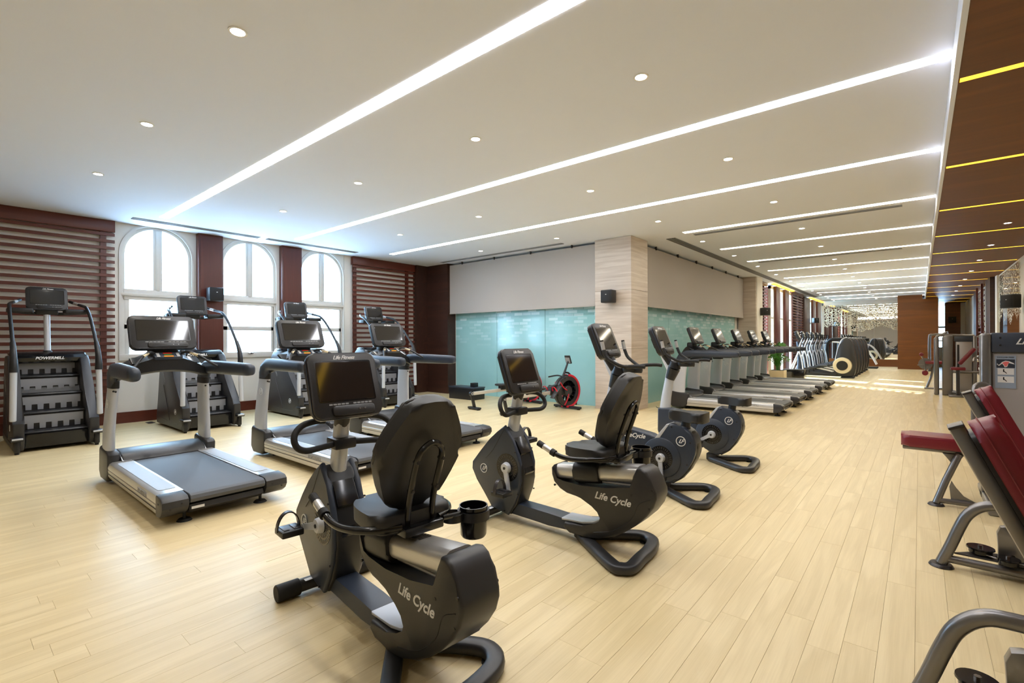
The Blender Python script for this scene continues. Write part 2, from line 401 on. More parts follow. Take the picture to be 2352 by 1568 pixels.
# planks
planks = []
x = -10.68
fwd = fw
while x < 3.7:
    y = -1.0 - random.random() * 1.2
    while y < 36:
        L = random.uniform(0.75, 1.5)
        y1 = y + L
        if (x > -4.7 or y < 9.1) and (x < 1.95 or y < 15.6):
            cx, cy = x + .065, (y + min(y1, 36)) / 2
            d = fw.x * cx + fw.y * cy; r = rt.x * cx + rt.y * cy
            vis = d > 0.6 and abs(r / d) < 1.12 and 1.42 / d < 0.75
            planks.append((x, y, L, (d if vis else 99)))
        y = y1
    x += 0.13
planks.sort(key=lambda p: p[3])
lens = [0.8, 1.0, 1.2, 1.45]; pm = {}
rest = G()
for i, (px_, py_, L, d) in enumerate(planks):
    if i < 300:
        key = min(range(4), key=lambda k: abs(lens[k] - L))
        q = round(L, 1)
        if q not in pm: pm[q] = G().box(0.0004, 0.1296, 0.0004, q - 0.0004, -0.012, 0, 0.0006, 1).mesh('plank', M['oak'], smooth=False)
        o = link('plank', pm[q], floor, (px_, py_, 0)); o.scale = (1, L / q, 1)
    else:
        rest.box(px_ + .0004, px_ + .1296, py_ + .0004, py_ + L - .0004, -0.012, 0)
o = part('planks', rest, 'oak', floor, smooth=False); o['kind'] = 'stuff'

# ---- white ceiling: bands between the light slots
SY = [2.5 + 2.29 * k for k in range(0, 14)]
SY = [y for y in SY if y < 31.2]
SW = 0.07
SY2 = None; cg = G(); yy = -6.5
for y in SY + [37]:
    y1 = y - SW if y < 37 else 37
    if y < 8 or yy < 9.4: cg.box(-11.0, -4.95, yy, min(y1, 9.4), CH, CH + 0.3)
    cg.box(-4.95, XB, yy, y1, CH, CH + 0.3)
    if y < 37:
        if y < 8: cg.box(-11.0, -9.7, y - SW, y + SW, CH, CH + 0.3); cg.box(-9.7, XB, y - SW, y + SW, CH + 0.2, CH + 0.3)
        else: cg.box(-4.95, -3.5, y - SW, y + SW, CH, CH + 0.3); cg.box(-3.5, XB, y - SW, y + SW, CH + 0.2, CH + 0.3)
    yy = y + SW
ceiling = struct('ceiling', cg, 'ceil')
cf = G().box(XB - 0.03, XB, -6.5, YM + 4, WC - 0.01, CH)
struct('trim_1', cf, 'ceil')
# ---- wood ceiling, panels as pieces
wc = struct('ceiling_wood', G().box(XB, 4.0, -6.5, 37, WC + 0.10, WC + 0.2), 'walnut')
WSY = [0.12 + 2.345 * k for k in range(-2, 16)]
yy = -6.5
for y in WSY + [36.9]:
    part('panel', G().box(XB + 0.002, 3.9, yy + 0.002, y - 0.04, WC, WC + 0.1), 'walnut', wc, smooth=False); yy = y + 0.04

def strip(y, x0, x1, z, w, m, label, group, th=0.02):
    t = part('light_strip', G().box(x0, x1, y - w, y + w, z, z + th), m, smooth=False)
    return tag(t, label, 'light strip', group)
for i, y in enumerate(SY):
    xs = -9.7 if y < 8 else -3.5
    k = i
    if k < 0: lb = 'white light strip of the ceiling behind the viewer, %s back' % ORD[-k - 1]
    elif k < 3: lb = ['long white ceiling strip nearest the viewer, ending over the first window', 'long white ceiling strip running over the second window, next after the nearest', 'long white ceiling strip ending near the slatted screen by the wood column'][k]
    else: lb = 'short white light strip in the ceiling past the stone column, %s from it' % ORD[k - 3]
    strip(y, xs, XB - 0.035, CH - 0.003, SW - 0.006, 'led' if y < 8 else 'led_warm', lb, 'white light strips in the ceiling', 0.0028)
for i, y in enumerate(WSY):
    k = i - 2
    if y < 0: lb = 'amber strip of the wood ceiling behind the viewer, %s back' % ORD[-k - 1] if k < 0 else 'amber strip overhead in the wood ceiling'
    else: lb = 'amber light strip in the brown wood ceiling, %s from the viewer' % ORD[k]
    strip(y, XB + 0.01, 1.78 if y > 15.5 else 3.55, WC + 0.001, 0.038, 'led_amber', lb, 'amber strips in the wood ceiling', 0.004)

# ---- walls
lw = G()
WCY = [2.66, 4.25, 5.85]; HW = 0.49; SPR = 2.98; SILL = 1.12
lw.box(-10.95, XL, -6.5, 2.10, 0, CH)
lw.box(-10.95, XL, 6.42, 9.3, 0, CH)
for c in WCY:
    lw.box(-10.95, XL, c - 0.80 if c > 3 else 2.1, c + 0.80 if c < 5 else 6.42, 0, SILL - 0.02)
for a, b in ((2.1, 2.66 - .56), (2.66 + .56, 4.25 - .56), (4.25 + .56, 5.85 - .56), (5.85 + .56, 6.42)):
    if b > a + 0.01: lw.box(-10.95, XL, a, b, SILL - 0.02, CH)
for c in WCY:
    for sg in (-1, 1):
        pts = [(c + sg * 0.56, CH), (c, CH)] + [(c + sg * 0.56 * math.sin(t), SPR + min(0.56 * math.cos(t), CH - SPR - 0.001)) for t in [PI / 2 * j / 10 for j in range(11)]]
        lw.prismx(pts, -10.95, XL)
wall_left = struct('wall_left', lw, 'cream')
def arch_window(i, c):
    x0, x1 = -10.86, -10.72
    w = G()
    def ringpts(r, zb):
        a = [(c - r, zb)] + [(c - r * math.cos(t), SPR + r * math.sin(t)) for t in [PI * j / 20 for j in range(21)]] + [(c + r, zb)]
        return a
    o_, i_ = ringpts(0.565, SILL), ringpts(0.485, SILL)
    for x_a, x_b, oo, ii in ((x0, x1, o_, i_), (x1, x1 + 0.045, ringpts(0.575, SILL), ringpts(0.535, SILL))):
        n = len(oo); vs = [(x_a, p[0], min(p[1], CH)) for p in oo] + [(x_a, p[0], min(p[1], CH)) for p in ii] + [(x_b, p[0], min(p[1], CH)) for p in oo] + [(x_b, p[0], min(p[1], CH)) for p in ii]
        fs = []
        for k in range(n - 1):
            fs += [(2 * n + k, 2 * n + k + 1, 3 * n + k + 1, 3 * n + k), (k, n + k, n + k + 1, k + 1), (n + k, 3 * n + k, 3 * n + k + 1, n + k + 1), (k, k + 1, 2 * n + k + 1, 2 * n + k)]
        w.add(vs, fs)
    win = struct('window_%d' % (i + 1), w, 'frame')
    part('mullion', G().box(x0, x1, c - 0.07, c + 0.07, 2.34, SPR + 0.485, 0.006).box(x1, x1 + .02, c - 0.03, c + 0.03, 2.34, SPR + 0.46, 0.006), 'frame', win)
    part('transom', G().box(x0, x1 + 0.02, c - 0.5, c + 0.5, 2.17, 2.36, 0.006).box(x1, x1 + .05, c - 0.55, c + 0.55, 2.235, 2.29, 0.008), 'frame', win)
    part('glazing_bar', G().box(x0, x1, c - 0.5, c + 0.5, 1.65, 1.735, 0.006), 'frame', win)
    part('side_rail', G().box(x0, x1, c - 0.49, c - 0.42, SILL, 2.2, 0.004), 'frame', win)
    part('side_rail', G().box(x0, x1, c + 0.44, c + 0.50, SILL, 2.2, 0.004), 'frame', win)
    part('window_sill', G().box(x0, x1 + 0.06, c - 0.58, c + 0.58, SILL - 0.03, SILL + 0.085, 0.01), 'frame', win)
    part('window_latch', G().box(x1 + 0.06, x1 + .085, c - .05, c + .05, SILL + 0.05, SILL + .07, .004).cyl((x1 + .06, c, SILL + .06), (x1 + .1, c, SILL + .06), .012, seg=10), 'chrome', win)
    for (a, b, z0, z1) in ((c - .42, c + .44, 1.2, 1.65), (c - .42, c + .44, 1.735, 2.17)):
        part('pane', G().box(-10.80, -10.795, a, b, z0, z1), 'pane', win, smooth=False)
    for sg in (-1, 1):
        pts = [(c + sg * 0.07, 2.36), (c + sg * 0.485, 2.36)] + [(c + sg * 0.485 * math.cos(t), SPR + 0.485 * math.sin(t)) for t in [1.42 * j / 8 for j in range(9)]]
        part('pane', G().prismx(pts, -10.80, -10.795), 'pane', win, smooth=False)
for i, c in enumerate(WCY): arch_window(i, c)
# pilasters between windows
pil = []
for i, (a, b) in enumerate(((3.27, 3.70), (4.86, 5.30))):
    p = part('wood_pilaster', G().box(XL + .003, -10.56, a, b, 0.0, CH, 0.004).box(-10.56, -10.552, a + .03, b - .03, .05, CH - .04), 'mahog_z')
    tag(p, ['red-brown wood pilaster between the first and second arched windows', 'red-brown wood pilaster between the second and third arched windows'][i], 'pilaster', 'wood pilasters between the arched windows')
struct('baseboard_left', G().box(XL, -10.67, -6.5, 8.5, 0, 0.19), 'mahog')
# slat screens on the window wall
def slat_screen(y0, y1, posts, label, x=-10.62, z0=0.30, z1=3.30, head=True, pitch=0.1165, m='mahog'):
    t = empty('slat_screen', (x - .015, (y0 + y1) / 2, 0)); hl = (y1 - y0) / 2; cy = (y0 + y1) / 2
    tag(t, label, 'slat screen')
    if head: part('header_board', G().box(-0.06, 0.05, -hl, hl, z1, CH - 0.004, 0.004), m, t)
    me = G().box(-0.0, 0.022, -hl, hl, 0, 0.052, 0.003, 1).mesh('slat', M[m], smooth=False)
    z = z0 + 0.02
    while z < z1 - 0.05:
        link('slat', me, t, (0, 0, z)); z += pitch
    for p in posts:
        part('upright', G().box(-0.055, 0.0, p - cy - 0.04, p - cy + 0.04, z0, z1), m + '_z' if m == 'mahog' else m, t, smooth=False)
    part('foot_board', G().box(-0.06, 0.03, -hl, hl, 0.19, z0, 0.004), m, t)
    return t
slat_screen(-4.5, 2.02, [1.87, 0.2, -1.6, -3.4], 'wide red-brown slatted screen at the left behind the first stair climber')
slat_screen(6.60, 8.50, [6.68, 8.27], 'narrow slatted wood screen between the third arched window and the wood column')
wcol = part('wood_column', G().box(XL, -10.55, 8.52, 8.9, 0, CH - .002).box(XL, -9.72, 8.9, 9.35, 0, CH - .002), 'darkwood', smooth=False)
tag(wcol, 'dark wood clad corner column beside the frosted glass wall', 'column')
# glass wall 1 and blind
def glass_wall(name, boxes, posts):
    w = struct(name, G().box(*boxes[0]), 'white')
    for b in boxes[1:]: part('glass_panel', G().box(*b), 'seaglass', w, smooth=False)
    for b in posts: part('mullion', G().box(*b), 'frame', w, smooth=False)
    return w
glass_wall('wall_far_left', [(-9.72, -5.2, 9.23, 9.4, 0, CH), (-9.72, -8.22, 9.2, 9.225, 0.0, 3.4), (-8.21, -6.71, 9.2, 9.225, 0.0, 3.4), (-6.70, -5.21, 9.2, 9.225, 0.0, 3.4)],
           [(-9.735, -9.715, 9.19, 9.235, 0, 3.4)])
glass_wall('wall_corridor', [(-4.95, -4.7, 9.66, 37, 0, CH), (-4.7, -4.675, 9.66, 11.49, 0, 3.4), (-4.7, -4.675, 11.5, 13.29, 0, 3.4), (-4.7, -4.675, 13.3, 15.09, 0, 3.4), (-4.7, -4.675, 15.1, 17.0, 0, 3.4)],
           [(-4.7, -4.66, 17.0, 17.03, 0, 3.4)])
def blind(label, x0, x1, y0, y1, z0, z1, alongx, n):
    t = empty('roller_blind', ((x0 + x1) / 2, (y0 + y1) / 2, z0)); tag(t, label, 'roller blind')
    mx = Matrix.Translation((-(x0 + x1) / 2, -(y0 + y1) / 2, -z0))
    g = G(); g.box(x0, x1, y0, y1, z0 + .02, z1, mx=mx); part('fabric', g, 'blind', t, smooth=False)
    g = G(); e = 0.008; g.box(x0 - (0 if alongx else e), x1 + (0 if alongx else e), y0 - (e if alongx else 0), y1 + (e if alongx else 0), z0 - .012, z0 + .02, .004, mx=mx); part('bottom_bar', g, 'blind', t)
    for k in range(n):
        f = (k + 0.5) / n
        g = G()
        if alongx: xx = x0 + (x1 - x0) * f; g.box(xx - .012, xx + .012, y0 - .03, y0 + .01, z1 - .02, CH - .002, mx=mx)
        else: yy = y0 + (y1 - y0) * f; g.box(x0 - .01, x1 + .03, yy - .012, yy + .012, z1 - .02, CH - .002, mx=mx)
        part('bracket', g, 'steel_d', t, smooth=False)
blind('wide grey roller blind over the glass wall left of the stone column', -9.80, -5.24, 8.98, 8.99, 2.15, 3.45, True, 4)
blind('long grey-beige roller blind over the corridor glass right of the stone column', -4.51, -4.50, 9.72, 17.38, 2.15, 3.44, False, 6)
# stone column
cs = empty('stone_column', (-4.78, 9.27, 0)); tag(cs, 'pale veined stone column at the corner of the two glass walls', 'column')
zz = 0
for h in (1.25, 1.18, 1.068):
    part('stone_slab', G().box(-0.41, 0.41, -0.38, 0.38, zz + .002, zz + h - .002, 0.003, 1), 'marble', cs, smooth=False); zz += h
# corridor wall further back : pier, posts, slats, slot windows
part_pier = part('stone_pier', G().box(-4.66, -4.12, 17.4, 17.48, 0, CH - .002), 'marble', smooth=False)
tag(part_pier, 'pale stone pier where the long corridor blind ends', 'pier')
struct('trim_2', G().box(-4.7, -4.10, 17.48, 18.2, 0, CH), 'cream')
slat_screen(18.2, 19.72, [18.6, 19.4], 'slatted screen past the cream post of the corridor wall', x=-4.30, z0=0.2, z1=3.42, m='mahog')
SEG = [(19.72, 20.3, 'w'), (20.3, 20.9, 'p'), (20.9, 21.9, 'w'), (21.9, 22.6, 'p'), (22.6, 23.55, 'w'), (27.6, 28.5, 'w'), (28.5, 29.2, 'p'), (29.2, 29.9, 'w'), (29.9, 31.2, 'p'), (31.2, 31.98, 'w')]
wn = 4; pn = 0
for a, b, k in SEG:
    if k == 'p':
        p = part('wood_pilaster', G().box(-4.7, -4.10, a, b, 0, 3.42, .004), 'mahog_z'); pn += 1
        tag(p, 'red-brown pilaster between the tall slot windows, %s from the stone pier' % ORD[pn - 1], 'pilaster', 'pilasters between the slot windows')
    else:
        w = struct('window_%d' % wn, G().box(-4.26, -4.18, a + .002, a + .10, 0, 3.4).box(-4.26, -4.18, b - .10, b - .002, 0, 3.4).box(-4.26, -4.18, a + .002, b - .002, 0, .08).box(-4.26, -4.18, a + .002, b - .002, 3.3, 3.4), 'frame'); wn += 1
        part('pane', G().box(-4.225, -4.22, a + .10, b - .10, .08, 3.3), 'pane', w, smooth=False)
        part('glazing_bar', G().box(-4.25, -4.19, a + .10, b - .10, 2.2, 2.27), 'frame', w, smooth=False)
slat_screen(23.55, 26.1, [23.8, 25.0, 25.9], 'slatted screen among the slot windows behind the cross trainers', x=-4.16, z0=0.2, z1=3.42, m='mahog')
wp = part('wood_cladding', G().box(-4.7, -4.1, 26.1, 27.6, 0, 3.42, .004), 'darkwood'); tag(wp, 'dark wood panel beside the far slatted screen', 'panel')
for a, b in ((19.72, 23.5), (27.6, 31.9)):
    t = part('cove_light', G().box(-4.17, -4.05, a, b, 3.455, 3.47), 'led_amber', smooth=False)
    tag(t, 'amber cove light over the slot windows %s' % ('before' if a < 22 else 'beyond') + ' the far slatted screen', 'light strip')
# the corridor wall body must leave the slot windows open -> rebuild it in pieces
wcorr = bpy.data.objects['wall_corridor']
g = G(); g.box(-4.95, -4.71, 9.66, 19.72, 0, CH)
for a, b in ((23.55, 27.6), (32.0, 37)): g.box(-4.95, -4.71, a, b, 0, CH)
wcorr.data = g.mesh('wall_corridor', M['white'], smooth=False)
# mirror wall and the wood clad block
mw = struct('wall_mirror', G().box(-4.95, 0.7, YM, YM + .2, 0, WC).box(-4.1, -0.7, YM - .03, YM, 3.3, CH), 'cream')
for k in range(3):
    part('mirror_panel', G().box(-4.08 + 1.12 * k + .004, -4.08 + 1.12 * (k + 1) - .004, YM - .02, YM - .002, 0.38, 3.3), 'mirror', mw, smooth=False)
struct('baseboard_mirror', G().box(-4.1, -0.72, YM - .06, YM - .001, 0, 0.37), 'walnut_y')
blk = empty('wood_block', (-0.05, 30.8, 0)); tag(blk, 'floor-to-ceiling brown wood clad block between the mirrored wall and the side room', 'partition')
for k in range(4):
    z0 = k * (WC / 4 + .04)
    part('wood_panel', G().box(-0.75, 0.72, -1.15, 1.1, z0 + .001, min(z0 + WC / 4 + .039, CH - .002 if k < 3 else WC - .002)), 'walnut_y', blk, smooth=False)
part('wood_panel', G().box(-0.75, 0.16, -1.15, 1.1, WC, CH - .003), 'walnut_y', blk, smooth=False)
# side room end
struct('wall_partition', G().box(0.5, 0.7, YM, 34.1, 0, WC), 'white')
struct('wall_end', G().box(1.02, 1.62, 34.0, 34.25, 0, WC).box(2.15, 3.8, 34.0, 34.25, 0, WC), 'walnut_y')
struct('wall_end_white', G().box(1.62, 2.15, 34.05, 34.25, 0, WC).box(0.7, 1.02, 34.1, 34.25, 0, 0.9), 'white')
wj = struct('window_%d' % wn, G().box(0.72, 1.02, 34.1, 34.2, 0.9, 1.0).box(0.72, 1.02, 34.1, 34.2, 2.0, 2.1).box(0.72, 1.02, 34.1, 34.2, 1.3, 1.36), 'frame'); wn += 1
part('pane', G().box(.72, 1.02, 34.14, 34.145, 1.0, WC), 'pane', wj, smooth=False)
# right wall with mirrors
XR = 1.8
rw = struct('wall_right', G().box(XR, XR + .3, 15.6, 34.1, 0, WC + .1).box(XR, 3.8, 15.45, 15.6, 0, WC + .1), 'cream')
for a, b in ((16.24, 20.15), (24.3, 26.95)):
    part('mirror_panel', G().box(XR - .02, XR - .002, a, b, 0.3, WC - .06), 'mirror', rw, smooth=False)
tag(part('wood_fin', G().box(XR - .16, XR - .003, 20.6, 21.9, 0, WC - .002), 'darkwood', smooth=False), 'dark wood fin between the slats and the nearer etched mirror', 'panel')
tag(part('wood_fin', G().box(XR - .05, XR - .003, 27.1, 28.2, 0, WC - .002), 'darkwood', smooth=False), 'dark wood strip at the far end of the further etched mirror', 'panel')
slat_screen(21.95, 24.25, [22.2, 24.0], 'brown slats on the mirrored right wall between the two etched mirrors', x=1.62, z0=.25, z1=3.24, head=False, m='mahog', pitch=0.17)
struct('trim_3', G().box(XR - .05, XR, 20.17, 20.6, 0, WC), 'cream')
struct('trim_4', G().box(XR - .04, XR, 26.95, 27.1, 0, WC), 'cream')
struct('wall_side', G().box(3.6, 3.8, -6.5, 15.5, 0, WC + .1), 'cream')
# back of the room behind the viewer, with big windows
bw = G().box(-11, 3.8, -6.5, -6.3, 0, CH)
struct('wall_back', bw, 'cream')
struct('wall_stair', G().box(-4.95, 0.45, 36.8, 37, 0, CH).box(1.4, 3.8, 36.8, 37, 0, CH), 'cream')
struct('wall_outer', G().box(3.8, 3.9, -6.5, 37, -0.1, CH + .3).box(-11.05, -10.95, -6.5, -1, -.1, CH + .3).box(-11.05, -4.95, 9.4, 9.5, -.1, CH + .3), 'cream')

# ---- ceiling vents
def vent(label, x0, x1, y0, y1, n=2, z=CH):
    t = empty('air_vent', ((x0 + x1) / 2, (y0 + y1) / 2, z)); tag(t, label, 'air vent', 'slot air vents in the ceiling')
    hx, hy = (x1 - x0) / 2, (y1 - y0) / 2
    part('vent_slot', G().box(-hx, hx, -hy, hy, -0.004, -0.001), 'black', t, smooth=False)
    for k in range(n + 1):
        if hx > hy: c = -hy + 2 * hy * k / n; g = G().box(-hx, hx, c - .006, c + .006, -0.012, -0.004)
        else: c = -hx + 2 * hx * k / n; g = G().box(c - .006, c + .006, -hy, hy, -0.012, -0.004)
        part('vent_blade', g, 'labelgrey', t, smooth=False)
vent('slot vent in the ceiling over the arched windows, nearer half', -10.17, -10.05, 2.15, 4.2)
vent('slot vent in the ceiling over the arched windows, further half', -10.17, -10.05, 4.35, 6.4)
vent('slot vent in the ceiling before the wide grey blind', -9.7, -5.85, 8.62, 8.72)
vent('long slot vent running beside the corridor blind', -3.98, -3.80, 9.7, 28.0, 4)
vent('short slot vent next to the first light strip past the column', -3.4, -0.2, 9.62, 9.72)
vent('short slot vent next to the third light strip past the column', -3.3, -0.3, 14.18, 14.28)
# ---- downlights
dl_mesh = None
def downlight(x, y, z, label, group, spot=True, r=0.045):
    t = empty('downlight', (x, y, z)); tag(t, label, 'downlight', group)
    part('trim_ring', G().ring(r, r + .014, -0.006, 0.0, 20), 'white', t)
    part('lens', G().cyl((0, 0, -0.004), (0, 0, -0.0005), r, seg=20), 'down', t)
    if spot:
        l = bpy.data.lights.new('downlight_lamp', 'SPOT'); l.energy = SPOT_W * (0.4 if y > 5 else 1.0); l.spot_size = 1.95; l.spot_blend = 1.0; l.shadow_soft_size = 0.05; l.color = (1, .95, .88) if (x < -4 or y < 3) else (1, .86, .66)
        lo = bpy.data.objects.new('lamp', l); C.objects.link(lo); lo.parent = t; lo.location = (0, 0, -0.03)
DLX = [-1.68, -3.5, -5.65, -7.78]
DLN = ['in the line beside the wood ceiling', 'in the second line from the wood ceiling', 'in the third line from the wood ceiling', 'in the line nearest the arched windows']
for j, x in enumerate(DLX):
    for k in range(14):
        y = 1.32 + 2.28 * k
        if x < -4 and y > 8.9: continue
        if k == 0 and j == 0: lb = 'round white downlight overhead near the viewer beside the wood ceiling'
        else: lb = 'white downlight %s, %s from the viewer' % (DLN[j], ORD[k])
        downlight(x, y, CH, lb, 'downlights in the white ceiling', spot=True)
    for y in (-1.0, -3.2): downlight(x, y, CH, 'white downlight behind the viewer %s, %s back' % (DLN[j], 'one' if y > -2 else 'two'), 'downlights in the white ceiling')
for k in range(10):
    downlight(1.1, 11.2 - 2 * 2.41 + 2.41 * k if k > 1 else 11.2 - 2.41 * (2 - k), WC, 'small downlight in the brown wood ceiling, %s from the viewer' % ORD[k], 'downlights in the wood ceiling', spot=True, r=.042)

# ================================================================== MACHINES
# console in its own frame: local x right, y up the face, z toward the user
def console(parent, o, tilt, w=0.39, h=0.36, d=0.06, kind='wide', detail=True):
    mx = frame_mx(o, (0, 1, 0), (-math.sin(tilt), 0, math.cos(tilt)))
    g = G(); g.ext(rrect(w, h, 0.045), -d, -0.012, 0.012, 2, mx); g.ext(rrect(w, h, 0.045), -0.014, 0.006, 0.008, 3, mx)
    g.ext(rrect(w * .55, h * .55, 0.04), -d - .04, -d + .01, 0.02, 2, mx)
    c = part('console', g, 'brownblack', parent)
    part('silver_edge', G().ext(rrect(w + .006, h + .006, 0.048), -0.022, -0.013, 0.003, 1, mx), 'bluegrey', c)
    sw, sh, sy = w * 0.80, h * 0.60, h * 0.055
    part('screen', G().ext(rrect(sw, sh, 0.006, 2, 0, sy), 0.0055, 0.0078, 0.001, 1, mx), 'screen', c)
    if detail:
        part('screen_bezel', G().ext(rrect(sw + .014, sh + .014, 0.01, 2, 0, sy), 0.0052, 0.0065, 0, 1, mx), 'blackgloss', c)
        g = G()
        for k in range(11):
            if k in (5,): continue
            g.ext(rrect(sw * .06, h * .022, .002, 1, -sw * .33 + sw * .072 * k, -h * .30), 0.006, 0.0075, 0, 1, mx)
        part('button_row', g, 'labelgrey', c)
        part('reading_rack', G().ext(rrect(w * .62, h * .15, .02, 4, w * .05, -h * .40), 0.004, 0.022, 0.008, 2, mx), 'brownblack', c)
        part('headphone_jack', G().cyl(mx @ Vector((w * .12, -h * .40, .02)), mx @ Vector((w * .12, -h * .40, .026)), .005, seg=8).cyl(mx @ Vector((w * .2, -h * .40, .02)), mx @ Vector((w * .2, -h * .40, .026)), .005, seg=8), 'steel', c)
    text('Life Fitness', h * 0.085, mx @ Matrix.Translation((w * .02, h * .42, 0.0062)), 'label', c, 0.45, space=.92)
    return c
def badge(parent, o, xdir, r=0.03):
    r *= 1.25
    mx = frame_mx(o, xdir, (0, 0, 1))
    b = part('badge', G().ring(r * .86, r, -0.001, 0.0025, 24, mx), 'label', parent)
    text('LF', r * 1.15, mx @ Matrix.Translation((0, 0, 0.001)), 'label', b, 0.5, space=.8)
def vent_disc(parent, o, sg, r=0.105):
    # disc of radial slots, normal along sg*y
    mx = frame_mx(o, (-sg, 0, 0), (0, 0, 1))
    b = part('vent_disc', G().cyl(mx @ Vector((0, 0, -.002)), mx @ Vector((0, 0, .0012)), r * 1.03, seg=36), 'blackgloss', parent)
    g = G()
    for k in range(30):
        a = 2 * PI * k / 30
        for ra, rb in ((.45, .67), (.76, .95)):
            m2 = mx @ Matrix.Rotation(a, 4, 'Z')
            g.box(r * ra, r * rb, -.0035, .0035, -.001, .0022, mx=m2)
    part('vent_slots', g, 'steel_d', b, smooth=False)
def crank(parent, hub, ang, sg, L=0.17, y_in=0.11, strap=True):
    # sg: side of the machine; ang: direction of the arm in the xz plane
    hx, hy, hz = hub; e = Vector((math.cos(ang), 0, math.sin(ang)))
    y0 = sg * y_in
    g = G().cyl((hx, y0, hz), (hx, y0 + sg * .035, hz), 0.044, 0.038, 24, .004)
    P = Vector((hx, y0 + sg * .022, hz)); Q = P + e * L + Vector((0, sg * .012, 0))
    n = Vector((-e.z, 0, e.x))
    rings = []
    for t, w in ((0, .026), (.3, .019), (1, .016)):
        c = P.lerp(Q, t); yv = Vector((0, .008, 0))
        rings.append([c - n * w - yv, c + n * w - yv, c + n * w + yv, c - n * w + yv])
    g.loft(rings); g.cyl(Q - Vector((0, .01, 0)), Q + Vector((0, .01, 0)), .016, seg=16)
    cr = part('crank', g, 'silver', parent)
    part('crank_bolt', G().cyl((hx, y0 + sg * .033, hz), (hx, y0 + sg * .039, hz), .011, seg=12), 'black', cr)
    py = Q.y + sg * .078
    pd = part('pedal', G().box(Q.x - .062, Q.x + .062, py - .058, py + .058, Q.z - .02, Q.z + .016, .008), 'black', parent)
    part('pedal_grip', G().box(Q.x - .042, Q.x + .042, py - .042, py - .012, Q.z + .015, Q.z + .02, .003).box(Q.x - .042, Q.x + .042, py + .012, py + .042, Q.z + .015, Q.z + .02, .003), 'steel_d', pd)
    if strap:
        pts = [(Q.x - .02, py + .060 * math.cos(a), Q.z + .0 + .098 * math.sin(a)) for a in [PI * k / 8 for k in range(9)]]
        part('toe_strap', strapmesh(pts), 'steel_d', pd)
def strapmesh(pts, w=.014, t=.0035):
    g = G(); P = spline(pts, 2); rings = []
    for i, p in enumerate(P):
        a = P[max(i - 1, 0)]; b = P[min(i + 1, len(P) - 1)]; T = (b - a).normalized(); X = Vector((1, 0, 0)); N = X.cross(T).normalized()
        rings.append([p - X * w - N * t, p + X * w - N * t, p + X * w + N * t, p - X * w + N * t])
    return g.loft(rings)
def loop_foot(parent, apex, xr, hw, m='charcoal', zt=.055):
    # triangular hollow floor stand
    c = [(apex, 0.0), (apex + .05, -.05), (xr - .12, -hw + .055), (xr - .05, -hw + .045), (xr - .01, -hw + .09), (xr - .02, -.10), (xr - .03, .06), (xr - .07, hw - .14), (xr - .15, hw - .09), (xr - .24, hw - .12), (apex + .06, .05)]
    P = [(x, y, .034) for x, y in c]
    g = G().tube(P, .03, 12, closed=True, sm=4, flat=(.042, .030))
    g.box(apex - .04, apex + .08, -.055, .055, .02, .10, .012)
    lf = part('rear_stand', g, m, parent, 50)
    part('foot_pad', G().cyl((xr - .08, -hw + .07, 0), (xr - .08, -hw + .07, .012), .02, seg=12).cyl((xr - .15, hw - .12, 0), (xr - .15, hw - .12, .012), .02, seg=12), 'rubber', lf)

